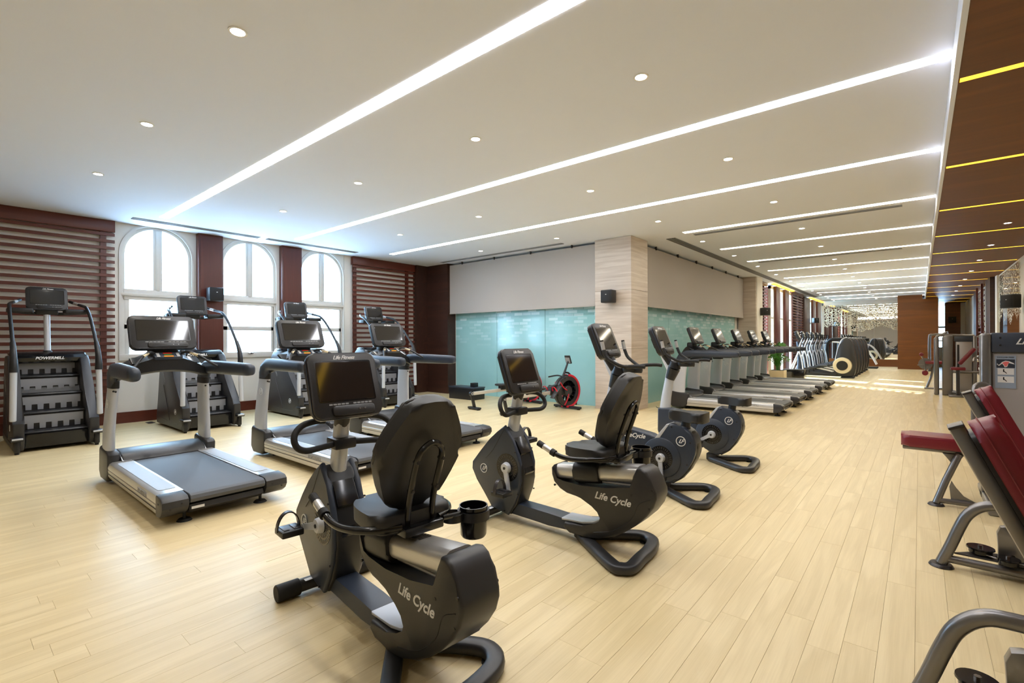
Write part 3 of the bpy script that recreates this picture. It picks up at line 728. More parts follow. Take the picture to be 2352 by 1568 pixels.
def recumbent(label, loc, ang, rz=0, sd=0.0):
    t = empty('recumbent_bike', loc, rz); tag(t, label, 'exercise bike', 'recumbent exercise bikes')
    core = [(-.50, .74), (-.62, .62), (-.82, .41), (-.81, .33), (-.62, .10), (-.46, .06), (-.39, .15), (-.335, .30), (-.325, .41), (-.375, .54), (-.45, .70)]
    side = [(-.50, .755), (-.57, .70), (-.655, .63), (-.75, .53), (-.855, .42), (-.86, .36), (-.80, .28), (-.645, .09), (-.47, .055), (-.405, .15), (-.36, .25), (-.34, .34), (-.345, .46), (-.36, .54), (-.42, .65)]
    fs = part('front_shell', G().prism(core, -.078, .078, .012, 2), 'black', t)
    for sg in (-1, 1):
        a, b = (sg * .064, sg * .098); a, b = min(a, b), max(a, b)
        sp = part('side_panel', G().prism(side, a, b, .014, 3), 'bluegrey', t)
        vent_disc(sp, (-.47, sg * .099, .43), sg)
        badge(sp, (-.72, sg * .099, .385), (-sg, 0, 0), .030)
        # panel seam and screws
        part('panel_seam', G().tube([(-.50, sg * .0985, .73), (-.62, sg * .0985, .55), (-.70, sg * .0985, .47)], .0016, 5, sm=3), 'black', sp)
        g = G()
        for x, z in ((-.385, .56), (-.365, .24), (-.50, .085)): g.cyl((x, sg * .1, z), (x, sg * .108, z), .006, seg=8)
        part('panel_screw', g, 'black', sp)
        crank(t, (-.47, sg * .0, .43), ang if sg < 0 else ang + PI, sg, .17, .10)
    part('front_hatch', G().prism([(-.43, .66), (-.405, .63), (-.355, .545), (-.365, .53), (-.45, .66)], -.06, .06, .004).prism([(-.352, .48), (-.345, .46), (-.32, .40), (-.33, .38), (-.36, .46)], -.055, .055, .004), 'blackgloss', t)
    # mast
    g = G(); rings = []
    for x, z, rx, ry in ((-.50, .66, .045, .042), (-.485, .74, .045, .042), (-.46, .86, .042, .04), (-.44, .98, .040, .038)):
        rings.append([Vector((x + rx * math.copysign(abs(math.cos(a)) ** .7, math.cos(a)), ry * math.copysign(abs(math.sin(a)) ** .7, math.sin(a)), z + .18 * rx * math.cos(a))) for a in [2 * PI * k / 20 for k in range(20)]])
    part('mast', g.loft(rings), 'silver', t)
    part('neck', G().cyl((-.446, 0, .955), (-.42, 0, 1.05), .040, .05, 20, .005).cyl((-.43, 0, 1.03), (-.45, 0, 1.12), .055, .06, 16), 'brownblack', t)
    part('handlebar_clamp', G().box(-.505, -.385, -.062, .062, .835, .895, .012), 'black', t)
    for sg in (-1, 1):
        P = [(-.42, sg * .05, .865), (-.395, sg * .14, .862), (-.375, sg * .220, .862), (-.372, sg * .268, .89), (-.39, sg * .272, .942), (-.415, sg * .225, .985), (-.43, sg * .15, .998), (-.43, sg * .10, .996)]
        part('handlebar', G().tube(P, .0165, 12, sm=4), 'rubber', t)
    console(t, (-.40, 0.005, 1.185), .35, .385, .36, .05)
    # floor beam, stabiliser
    part('floor_beam', G().prism([(-.52, .06), (-.50, .155), (-.10, .145), (.10, .135), (.22, .12), (.26, .07), (-.1, .055)], -.062, .062, .012, 2), 'bluegrey', t)
    g = G().cyl((-.66, -.27, .048), (-.66, .27, .048), .036, seg=20)
    st = part('front_stabiliser', g, 'charcoal', t)
    for sg in (-1, 1): part('end_cap', G().cyl((-.66, sg * .15, .046), (-.66, sg * .275, .046), .045, seg=22, bev=.004), 'rubber', st)
    part('serial_label', G().box(-.66, -.62, -.13, -.085, .081, .0822, mx=Matrix.Identity(4)), 'label', st, smooth=False)
    # rear shell
    rs = [(.585, .545), (.61, .595), (.645, .602), (.68, .585), (.71, .53), (.742, .465), (.745, .43), (.725, .37), (.68, .305), (.61, .235), (.54, .18), (.45, .12), (.34, .085), (.23, .065), (.10, .06), (.05, .09), (.06, .13), (.20, .135), (.30, .155), (.355, .19), (.365, .225), (.34, .27), (.29, .305), (.20, .327), (.08, .337), (.02, .36), (-.03, .40), (-.05, .45), (-.052, .50), (-.035, .52), (-.02, .50), (-.015, .42), (.05, .405), (.20, .415), (.40, .435), (.57, .455), (.585, .47)]
    part('rear_shell', G().prism(rs, -.098, .098, .02, 3), 'charcoal', t, 50)
    rsh = t.children[-1]
    part('beam_saddle', G().prism([(.02, .13), (.20, .14), (.30, .165), (.352, .20), (.36, .235), (.33, .195), (.28, .17), (.19, .15), (.02, .145)], -.07, .07, .004), 'silver', rsh)
    for sg in (-1, 1):
        part('panel_seam', G().tube([(.30, sg * .0985, .115), (.45, sg * .0985, .165), (.58, sg * .0985, .27), (.63, sg * .0985, .375), (.71, sg * .0985, .42)], .0022, 5, sm=4), 'black', rsh)
        g = G()
        for x, z in ((-.02, .38), (.58, .425), (.70, .36), (.72, .48)): g.cyl((x, sg * .09, z), (x, sg * .1, z), .0075, seg=10)
        part('panel_screw', g, 'black', rsh)
        text('Life Cycle', .066, frame_mx((.44, sg * .0985, .37), (-sg, 0, -.03 * -sg), (0.03 * 0, 0, 1)), 'label', rsh, 0.35)
    S0 = len(t.children)
    # tilted seat rail
    def rail_mx(x): return
    a = math.atan2(.045, .62)
    mxr = Matrix.Translation((.29, 0, .508)) @ Matrix.Rotation(-math.atan2(.09, .66), 4, 'Y')
    part('seat_rail', G().ext(rrect(.15, .105, .042), -.325, .325, .0, 1, mxr @ YZ), 'alu', t)
    g = G()
    for k in range(9): g.box(-.08 + k * .02, -.07 + k * .02, -.03, .03, .05, .0545, mx=mxr)
    part('rail_rack', g, 'steel_d', t.children[-1], smooth=False)
    part('guide_rod', G().tube([(.0, -.03, .425), (.60, -.03, .47)], .008, 8, sm=0).tube([(.0, .03, .425), (.60, .03, .47)], .008, 8, sm=0), 'alu', t)
    before = set(t.children)
    part('seat_carriage', G().ext(rrect(.185, .145, .05), -.115, .085, .012, 2, mxr @ Matrix.Translation((-.05, 0, .0)) @ YZ).prism([(.13, .56), (.17, .63), (.36, .64), (.34, .58)], -.06, .06, .01), 'black', t)
    # seat
    mx = Matrix.Translation((.34, 0, .665)) @ Matrix.Rotation(-.05, 4, 'Y')
    seat_o = sp2([(-.275, -.09), (-.18, -.16), (.0, -.19), (.10, -.165), (.12, 0), (.10, .165), (.0, .19), (-.18, .16), (-.275, .09), (-.29, 0)], 4)
    part('seat', G().ext(seat_o, -.035, .03, .028, 4, mx), 'vinyl', t, 60)
    part('seat_pan', G().ext([(p[0] * .93, p[1] * .93) for p in seat_o], -.05, -.03, .006, 1, mx), 'black', t)
    # backrest in plane tilted back
    e = Vector((.19, 0, .48)).normalized()
    mxb = frame_mx((.45, 0, .945), (0, 1, 0), e)
    bo = sp2([(-.085, -.25), (-.14, -.20), (-.195, -.06), (-.205, .02), (-.175, .12), (-.12, .22), (-.09, .255), (0, .268), (.09, .255), (.12, .22), (.175, .12), (.205, .02), (.195, -.06), (.14, -.20), (.085, -.25), (0, -.262)], 3)
    b = part('backrest', G().ext(bo, -.028, .034, .024, 4, mxb), 'vinyl', t, 60)
    part('back_shell', G().ext([(p[0] * .985, p[1] * .985) for p in bo], -.046, -.024, .014, 2, mxb), 'charcoal', b, 50)
    P = [(.45, -.062, .60), (.455, -.062, .66), (.475, -.062, .77), (.532, -.062, .93), (.552, -.045, .985), (.562, 0, 1.01), (.552, .045, .985), (.532, .062, .93), (.475, .062, .77), (.455, .062, .66), (.45, .062, .60)]
    bf = part('back_frame', G().tube(P, .0135, 10, sm=3), 'blackgloss', t)
    g = G()
    for sg in (-1, 1):
        for z, xx in ((.93, .532), (.80, .486)): g.cyl((xx - .02, sg * .062, z), (xx + .018, sg * .062, z), .008, seg=8)
    part('frame_bolt', g, 'steel_d', bf)
    part('seat_frame', G().tube([(.10, -.05, .625), (.30, -.05, .622), (.47, -.062, .63)], .014, 8, sm=3).tube([(.10, .05, .625), (.30, .05, .622), (.47, .062, .63)], .014, 8, sm=3).box(.40, .50, -.10, .10, .61, .65, .008), 'blackgloss', t)
    for sg in (-1, 1):
        h = part('side_handle', G().tube([(.46, sg * .09, .648), (.42, sg * .17, .645), (.34, sg * .235, .640), (.24, sg * .262, .634), (.15, sg * .268, .640), (.09, sg * .27, .658)], .0165, 12, sm=4), 'blackgloss', t)
        part('pulse_sensor', G().tube([(.09, sg * .27, .658), (.005, sg * .27, .692)], .019, 12, sm=0), 'alu', h)
        part('collar', G().tube([(.105, sg * .27, .652), (.075, sg * .27, .664)], .024, 12, sm=0), 'rubber', h)
        part('grip', G().tube([(.01, sg * .27, .69), (-.035, sg * .27, .708)], .021, 12, sm=0), 'rubber', h)
    # bottle holder
    mxc = Matrix.Translation((.46, .30, -.02))
    bh = part('bottle_holder', G().lathe([(0, .525), (.056, .525), (.062, .535), (.069, .672), (.064, .672), (.058, .54), (0, .54)], 24, mxc).tube([(.46, .12, .635), (.46, .20, .63), (.45, .28, .63)], .012, 8, sm=2), 'blackgloss', t)
    part('holder_band', G().ext(rrect(.22, .135, .06, 5, -.03, 0), .615, .652, .003, 1, mxc @ Matrix.Rotation(1.2, 4, 'Z')) if False else G().ring(.069, .077, .61, .652, 26, mxc).ring(.044, .050, .615, .650, 20, mxc @ Matrix.Translation((-.03, -.10, 0))), 'black', bh)
    for o in set(t.children) - before: o.location = (sd, 0, sd * .13)
    loop_foot(t, .15, .66, .34)
    return t

def upright(label, loc, ang):
    t = empty('upright_bike', loc); tag(t, label, 'exercise bike', 'upright exercise bikes')
    body = [(-.505, .575), (-.37, .585), (-.20, .562), (.04, .528), (.10, .50), (.10, .18), (-.05, .12), (-.30, .10), (-.45, .14), (-.51, .30)]
    bd = part('front_body', G().prism(body, -.066, .066, .02, 3), 'bluegrey', t, 50)
    shell = [(.215, .645), (.26, .655), (.40, .615), (.445, .575), (.475, .50), (.475, .42), (.45, .34), (.40, .255), (.34, .175), (.275, .115), (.21, .095), (.14, .11), (.06, .17), (.0, .25), (-.02, .33), (-.01, .40), (.03, .455), (.09, .485)]
    sh = part('rear_shell', G().prism(chaikin(shell, 1), -.086, .086, .022, 3), 'bluegrey', t, 50)
    part('back_spine', G().prism([(.43, .60), (.468, .51), (.482, .46), (.465, .36), (.41, .25), (.33, .15), (.25, .095), (.2, .12), (.3, .2), (.40, .36), (.42, .50)], -.045, .045, .008), 'black', t)
    for sg in (-1, 1):
        part('disc_cover', G().cyl((.16, sg * .07, .33), (.16, sg * .096, .33), .19, .183, 44, .004), 'bluegrey', sh, 50)
        vent_disc(sh, (.16, sg * .0965, .33), sg, .108)
        badge(sh, (.345, sg * .0875, .505), (-sg, 0, 0), .036)
        g = G()
        for x, z in ((.26, .625), (.43, .50), (.40, .30), (.28, .14), (-.30, .50), (-.05, .48)): g.cyl((x, sg * .06, z), (x, sg * (.088 if x > .1 else .067), z), .008, seg=8)
        part('panel_screw', g, 'black', sh)
        text('LifeCycle', .06, frame_mx((-.12, sg * .067, .50), (-sg, 0, 0), (0, 0, 1)), 'label', bd, 0.35)
        crank(t, (.16, 0, .33), ang if sg < 0 else ang + PI, sg, .165, .095)
    part('shell_flash', G().prism([(.085, .49), (.21, .645), (.235, .645), (.13, .49)], -.089, .089, .004), 'silver', t)
    rings = []
    for x, z, rx, ry in ((-.435, .56, .068, .048), (-.42, .70, .062, .045), (-.385, .90, .055, .042), (-.355, 1.05, .055, .042), (-.38, 1.14, .075, .045), (-.42, 1.22, .07, .045)):
        rings.append([Vector((x + rx * math.cos(a), ry * math.sin(a), z)) for a in [2 * PI * k / 20 for k in range(20)]])
    part('mast', G().loft(rings), 'silver', t, 60)
    part('neck', G().cyl((-.37, 0, .94), (-.32, 0, 1.07), .056, .075, 22).cyl((-.32, 0, 1.07), (-.30, 0, 1.16), .075, .065, 22, .01).cyl((-.36, 0, 1.12), (-.46, 0, 1.30), .05, .06, 14), 'black', t)
    console(t, (-.45, 0, 1.42), .40, .37, .37, .07)
    hb = part('handlebar_hub', G().ext(rrect(.20, .14, .06), 1.10, 1.16, .02, 3, Matrix.Translation((-.17, 0, 0))), 'black', t, 50)
    part('tray', G().ext(rrect(.16, .12, .05), 1.16, 1.175, .004, 1, Matrix.Translation((-.20, 0, 0))), 'steel_d', hb)
    for sg in (-1, 1):
        part('handlebar', G().tube([(-.12, sg * .03, 1.13), (-.14, sg * .11, 1.15), (-.22, sg * .18, 1.18), (-.32, sg * .215, 1.24), (-.355, sg * .22, 1.30), (-.375, sg * .22, 1.36), (-.385, sg * .22, 1.42)], .0165, 12, sm=4), 'rubber', t)
        part('rear_grip', G().tube([(-.18, sg * .12, 1.155), (-.10, sg * .17, 1.17), (.0, sg * .19, 1.175), (.05, sg * .19, 1.17)], .0175, 12, sm=3), 'rubber', t)
        part('pulse_sensor', G().tube([(-.365, sg * .22, 1.325), (-.383, sg * .22, 1.405)], .019, 10, sm=0), 'alu', t)
    # saddle
    so = sp2([(-.17, 0), (-.15, -.03), (-.05, -.045), (.04, -.09), (.11, -.125), (.165, -.11), (.18, 0), (.165, .11), (.11, .125), (.04, .09), (-.05, .045), (-.15, .03)], 4)
    part('saddle', G().ext(so, -.055, .035, .035, 4, Matrix.Translation((.37, 0, .735))), 'vinyl', t, 60)
    part('seat_post', G().cyl((.345, 0, .55), (.365, 0, .70), .045, .04, 18), 'black', t)
    part('seat_collar', G().cyl((.34, 0, .60), (.345, 0, .635), .06, .055, 20, .006), 'bluegrey', t)
    part('front_stabiliser', G().cyl((-.46, -.25, .045), (-.46, .25, .045), .042, seg=18, bev=.004).box(-.5, -.3, -.05, .05, .04, .16, .01), 'charcoal', t)
    loop_foot(t, .12, .62, .34)
    return t

def treadmill(label, group):
    t = empty('treadmill'); tag(t, label, 'treadmill', group)
    # side rails with step tops
    for sg in (-1, 1):
        prof = [(.285, .235), (.44, .235), (.462, .222), (.472, .19), (.472, .17), (.468, .165), (.472, .16), (.468, .10), (.45, .068), (.30, .068), (.285, .09)]
        prof = [(sg * a, b) for a, b in prof]
        r = part('side_rail', G().prismx(prof, -.72, .93), 'alu', t)
        part('step_panel', G().ext(rrect(1.35, .125, .03, 4, 0, 0), .2352, .2385, .001, 1, Matrix.Translation((.14, sg * .365, 0))), 'belt_pad', r)
        part('rail_groove', G().box(-.71, .925, min(sg * .470, sg * .4735), max(sg * .470, sg * .4735), .124, .129), 'black', r, smooth=False)
        text('LIFEFITNESS', .05, frame_mx((.55, sg * .4725, .185), (-sg * -1 if sg < 0 else -1, 0, 0), (0, 0, 1)), 'labelgrey', r, .2)
        cap = [(.925, .235), (1.05, .225), (1.085, .20), (1.09, .15), (1.06, .105), (1.01, .075), (.94, .07), (.925, .075)]
        a, b = sorted((sg * .29, sg * .474))
        c = part('end_cap', G().prism(cap, a, b, .012, 2), 'charcoal', t)
        part('cap_screw', G().cyl((1.0, sg * .47, .18), (1.0, sg * .477, .18), .008, seg=8).cyl((1.088, sg * .42, .14), (1.094, sg * .42, .14), .007, seg=8).cyl((1.085, sg * .34, .17), (1.093, sg * .34, .17), .007, seg=8), 'black', c)
        # boot and post
        a, b = sorted((sg * .375, sg * .478))
        part('post_boot', G().prism([(-1.05, .10), (-1.03, .33), (-1.0, .36), (-.68, .33), (-.64, .30), (-.66, .10), (-.75, .03), (-.98, .03)], a, b, .025, 3), 'charcoal', t, 50)
        def sec(x, y, z, wx, wy):
            return [Vector((x + wx * math.copysign(abs(math.cos(q)) ** .55, math.cos(q)), y + wy * math.copysign(abs(math.sin(q)) ** .8, math.sin(q)), z)) for q in [2 * PI * k / 24 for k in range(24)]]
        g = G().loft([sec(-.86, sg * .43, .30, .135, .040), sec(-.855, sg * .428, .50, .135, .038), sec(-.835, sg * .415, .75, .13, .036), sec(-.80, sg * .400, 1.0, .122, .034)])
        po = part('upright_post', g, 'silver', t, 50)
        badge(po, (-.80, sg * .452, .80), (-sg, 0, 0), .035)
        # arm
        g = G()
        def asec(x, y, z, ww, hh, dx, dz):
            T = Vector((dx, 0, dz)).normalized(); U = Vector((-T.z, 0, T.x)); V = Vector((0, 1, 0))
            return [Vector((x, y, z)) + U * hh * math.copysign(abs(math.cos(q)) ** .75, math.cos(q)) + V * ww * math.copysign(abs(math.sin(q)) ** .75, math.sin(q)) for q in [2 * PI * k / 20 for k in range(20)]]
        secs = [(-.80, .97, .040, .115, .05, 1), (-.795, 1.02, .043, .118, .15, 1), (-.77, 1.08, .047, .105, .5, .9), (-.68, 1.135, .05, .075, 1, .35), (-.55, 1.142, .056, .074, 1, 0), (-.1, 1.140, .054, .070, 1, 0), (.25, 1.137, .050, .064, 1, 0), (.325, 1.135, .043, .054, 1, 0), (.342, 1.133, .02, .026, 1, 0)]
        part('arm_rest', g.loft([asec(x, sg * (.405 + .065 * min(1, max(0, (x + .75) / 1.1))), z, w, h, dx, dz) for x, z, w, h, dx, dz in secs]), 'bluegrey', t, 60)
        part('arm_joint', G().loft([sec(-.80, sg * .403, .955, .126, .038), sec(-.798, sg * .402, 1.02, .122, .04)]), 'black', t, 60)
        part('joint_bolt', G().cyl((-.67, sg * .405 - .02, .93), (-.675, sg * .405 - .02, .93), .01, seg=8).cyl((-.665, sg * .42 + .01, .925), (-.66, sg * .42 + .01, .925), .01, seg=8), 'black', t)
        for x in (-.72, .96): part('levelling_foot', G().cyl((x, sg * .29, 0), (x, sg * .29, .016), .055, .042, 18).cyl((x, sg * .29, .01), (x, sg * .29, .10), .012, seg=10), 'rubber', t)
    # belt
    bp = [(-.68, .228), (1.045, .228), (1.075, .215), (1.085, .19), (1.075, .165), (1.045, .152), (-.60, .152)]
    part('running_belt', G().prism(bp, -.283, .283, .004, 1), 'belt', t)
    part('deck_frame', G().prism([(-.70, .14), (1.05, .14), (1.06, .10), (1.0, .065), (-.70, .075)], -.283, .283, .006, 1), 'charcoal', t)
    part('serial_label', G().box(1.061, 1.064, -.27, -.18, .105, .125), 'label', t, smooth=False)
    # hood
    hood = [(-1.03, .06), (-1.03, .26), (-.98, .305), (-.86, .318), (-.74, .31), (-.66, .285), (-.61, .250), (-.595, .234), (-.62, .20), (-.68, .06)]
    part('motor_hood', G().prism(hood, -.372, .372, .02, 3), 'charcoal', t, 50)
    for sg in (-1, 1):
        a, b = sorted((sg * .29, sg * .372)); part('hood_wing', G().prism([(-.72, .295), (-.66, .275), (-.60, .24), (-.72, .236)], a, b, .004), 'silver', t)
    # dash arch
    rings = []
    for k in range(17):
        y = -.40 + .8 * k / 16; u = 1 - (y / .40) ** 2
        zt = 1.14 + .15 * u; zb = 1.035 + .08 * u; x0 = -.80; x1 = -.62 + .09 * u
        rings.append([Vector((x0, y, zb)), Vector((x0 - .01, y, zt)), Vector((x0 + .03, y, zt + .02)), Vector((x1, y, zt - .03)), Vector((x1, y, zb + .015)), Vector((x1 - .03, y, zb - .005))])
    part('dash', G().loft(rings), 'black', t, 40)
    part('bottle_tray', G().prism([(-.70, 1.24), (-.58, 1.19), (-.56, 1.20), (-.68, 1.26)], -.30, -.16, .008).prism([(-.70, 1.24), (-.58, 1.19), (-.56, 1.20), (-.68, 1.26)], .16, .30, .008), 'blackgloss', t)
    kp = frame_mx((-.545, 0, 1.285), (0, 1, 0), (-.85, 0, .5))
    k = part('keypad', G().ext(rrect(.25, .09, .015), -.03, .0, .006, 2, kp), 'bluegrey', t)
    g = G()
    for i in (-1, 1):
        for j in range(3): g.ext(rrect(.028, .014, .003, 1, i * .088, -.025 + j * .025), 0, .003, 0, 1, kp)
    part('key', g, 'label', k, smooth=False)
    part('stop_key', G().ext(rrect(.085, .018, .004, 2, 0, -.032), 0, .006, .001, 1, kp), 'orange', k)
    part('key_red', G().ext(rrect(.08, .02, .004, 2, 0, .03), 0, .003, 0, 1, kp), 'redlight', k)
    part('key_green', G().ext(rrect(.07, .014, .003, 1, 0, .005), 0, .003, 0, 1, kp), 'leaf', k)
    for sg in (-1, 1):
        eb = part('ergo_bar', G().tube([(-.55, sg * .12, 1.30), (-.50, sg * .17, 1.315), (-.42, sg * .25, 1.27), (-.30, sg * .33, 1.19), (-.27, sg * .37, 1.16)], .013, 10, sm=3), 'black', t)
        part('pulse_sensor', G().tube([(-.49, sg * .185, 1.308), (-.43, sg * .24, 1.275)], .0155, 10, sm=0), 'pot', eb)
    part('neck', G().box(-.80, -.66, -.13, .13, 1.22, 1.37, .03, 3), 'black', t)
    console(t, (-.625, -.02, 1.52), .38, .575, .365, .06)
    return t

def stair_climber():
    t = empty('stair_climber')
    shell = [(-.62, .03), (-.64, .14), (-.50, .45), (-.48, .80), (-.40, 1.12), (-.28, 1.235), (-.02, 1.235), (.06, 1.18), (.36, .80), (.66, .43), (.74, .38), (.755, .12), (.70, .03)]
    for sg in (-1, 1):
        a, b = sorted((sg * .315, sg * .425))
        s = part('side_shell', G().prism(shell, a, b, .025, 3), 'charcoal', t, 50)
        badge(s, (.40, sg * .4265, .30), (-sg, 0, 0), .035)
        text('POWERMILL', .05, frame_mx((-.20, sg * .4265, .86), (-sg * .62, 0, -.78 * 1) if sg < 0 else (-.62, 0, .78), (.78, 0, .62) if sg < 0 else (.78, 0, .62)), 'labelgrey', s, .2) if sg < 0 else None
        part('shell_trim', G().tube([(-.50, sg * .427, .16), (.10, sg * .427, .12), (.52, sg * .427, .12)], .004, 6, sm=2).tube([(-.20, sg * .427, .70), (.12, sg * .427, .14)], .004, 6, sm=0), 'steel_d', s)
        a, b = sorted((sg * .33, sg * .45))
        part('front_step', G().box(.66, .84, a, b, .17, .215, .012).box(.70, .80, a + .03, b - .03, .02, .18, .02), 'black', t)
        part('step_edge', G().box(.835, .846, a + .01, b - .01, .19, .212, .003), 'silver', t)
        part('levelling_foot', G().cyl((.76, sg * .39, 0), (.76, sg * .39, .03), .022, seg=12), 'rubber', t)
        part('lower_rail', G().cyl((.755, sg * .425, .42), (.745, sg * .415, 1.06), .034, .034, 20, .01), 'silver', t)
        part('rail_joint', G().tube([(.745, sg * .415, 1.04), (.74, sg * .415, 1.16), (.70, sg * .413, 1.29), (.60, sg * .412, 1.42)], [.043, .027], 14, sm=3), 'black', t)
        part('upper_rail', G().tube([(.63, sg * .412, 1.38), (.42, sg * .41, 1.60), (.20, sg * .408, 1.80), (.02, sg * .40, 1.92), (-.10, sg * .385, 1.955), (-.25, sg * .33, 1.99), (-.36, sg * .265, 2.03)], .021, 12, sm=4), 'black', t)
        part('pulse_sensor', G().tube([(-.21, sg * .345, 1.982), (-.29, sg * .31, 2.004)], .0245, 10, sm=0), 'alu', t)
        part('arm_tray', G().box(-.18, .02, min(sg * .16, sg * .42), max(sg * .16, sg * .42), 1.83, 1.90, .02, 3), 'black', t)
    for k in range(4):
        x = .62 - .205 * k; z = .255 + .232 * k
        st = part('step', G().prism([(x - .22, z - .02), (x - .22, z), (x + .02, z), (x + .03, z - .015), (x + .02, z - .03)], -.312, .312, .004), 'black', t)
        # riser with tabs
        pts = [(-.295, z + .015), (-.295, z + .19), (.295, z + .19), (.295, z + .015)]
        g = G(); w = .59 / 11
        prof = [(-.295, z + .19), (-.295, z + .085)]
        for j in range(6):
            c = -.295 + .59 * (j + .0) / 5; a0 = max(c - .028, -.295); b0 = min(c + .028, .295)
            if j > 0: prof += [(a0 - .002, z + .012), ]
            if j > 0: prof += [(a0, z + .085)]
            prof += [(b0, z + .085)]
            if j < 5: prof += [(b0 + .002, z + .012)]
        prof += [(.295, z + .19)]
        q = []
        for p in prof:
            if not q or (abs(q[-1][0] - p[0]) + abs(q[-1][1] - p[1])) > 1e-4: q.append(p)
        part('riser', G().prismx(q, x - .20, x - .185), 'riser', t, smooth=False)
        part('riser_back', G().box(x - .24, x - .20, -.31, .31, z - .01, z + .215), 'black', t, smooth=False)
    part('front_skirt', G().prism([(.58, .03), (.66, .05), (.66, .22), (.60, .24), (.42, .20), (.42, .03)], -.315, .315, .01), 'blackgloss', t)
    part('housing', G().prism([(-.60, .03), (.40, .03), (.40, .20), (-.10, .95), (-.30, 1.0), (-.45, .8), (-.48, .45), (-.6, .14)], -.314, .314), 'black', t)
    tc = part('top_cap', G().prism([(-.33, 1.12), (-.30, 1.26), (-.24, 1.29), (-.04, 1.27), (.03, 1.20), (.02, 1.15), (-.06, 1.12)], -.40, .40, .02, 3), 'blackgloss', t, 50)
    text('POWERMILL', .055, frame_mx((.0315, 0, 1.195), (0, 1, 0), (-.3, 0, 1)), 'label', tc, .3)
    part('mast', G().cyl((-.18, 0, 1.25), (-.26, 0, 1.93), .036, .036, 24), 'silver', t)
    part('mast_base', G().cyl((-.175, 0, 1.24), (-.18, 0, 1.30), .06, .05, 20, .006), 'black', t)
    part('cross_bar', G().tube([(-.20, -.41, 1.86), (-.26, -.2, 1.84), (-.28, 0, 1.84), (-.26, .2, 1.84), (-.20, .41, 1.86)], .022, 12, sm=3).box(-.30, -.20, -.12, .12, 1.82, 1.95, .02), 'black', t)
    console(t, (-.20, 0, 2.055), .25, .44, .335, .055, detail=True)
    return t

# ---- place the foreground machines
recumbent('black recumbent exercise bike nearest the viewer, high padded backrest turned to us', (-2.0, 1.40, 0), PI + .28, -.105, -.13)
recumbent('black recumbent exercise bike behind the nearest one, seen from its side with lettering', (-2.0, 2.98, 0), -1.33)
upright('black upright exercise bike just behind the second recumbent bike', (-2.0, 4.43, 0), -1.45)
upright('black upright exercise bike next to the treadmill row', (-2.0, 5.87, 0), -2.6)
LT = ['silver and black treadmill standing alone in front of the slatted wood screen', 'silver and black treadmill in the middle of the three facing the arched windows', 'silver and black treadmill facing the third arched window, partly behind the nearest bike']
tm = treadmill(LT[0], 'treadmills facing the arched windows')
tm.location = (-5.45, 1.575, 0)
for i, (x, y) in enumerate(((-5.47, 3.07), (-5.68, 4.56))):
    c = copy_tree(tm); c.location = (x, y, 0); c['label'] = LT[i + 1]
for k in range(5):
    c = copy_tree(tm); c.location = (-3.0, 10.44 + 1.55 * k, 0); c['group'] = 'row of treadmills along the corridor glass'
    c['label'] = ['silver and black treadmill nearest the upright bikes in the row of five', 'second treadmill from the upright bikes in the row of five', 'middle treadmill in the row of five along the frosted glass', 'fourth treadmill from the upright bikes in the row of five', 'treadmill at the planter end of the row of five'][k]
scb = stair_climber(); scb.location = (-9.5, 1.07, 0)
SL = ['black stair climber in front of the wide slatted screen', 'black stair climber in front of the first arched window', 'black stair climber in front of the second arched window', 'black stair climber in front of the narrow slatted screen, mostly hidden']
tag(scb, SL[0], 'stair climber', 'stair climbers along the window wall')
for k in range(1, 4):
    c = copy_tree(scb); c.location = (-9.5, 1.07 + 1.84 * k, 0); c['label'] = SL[k]

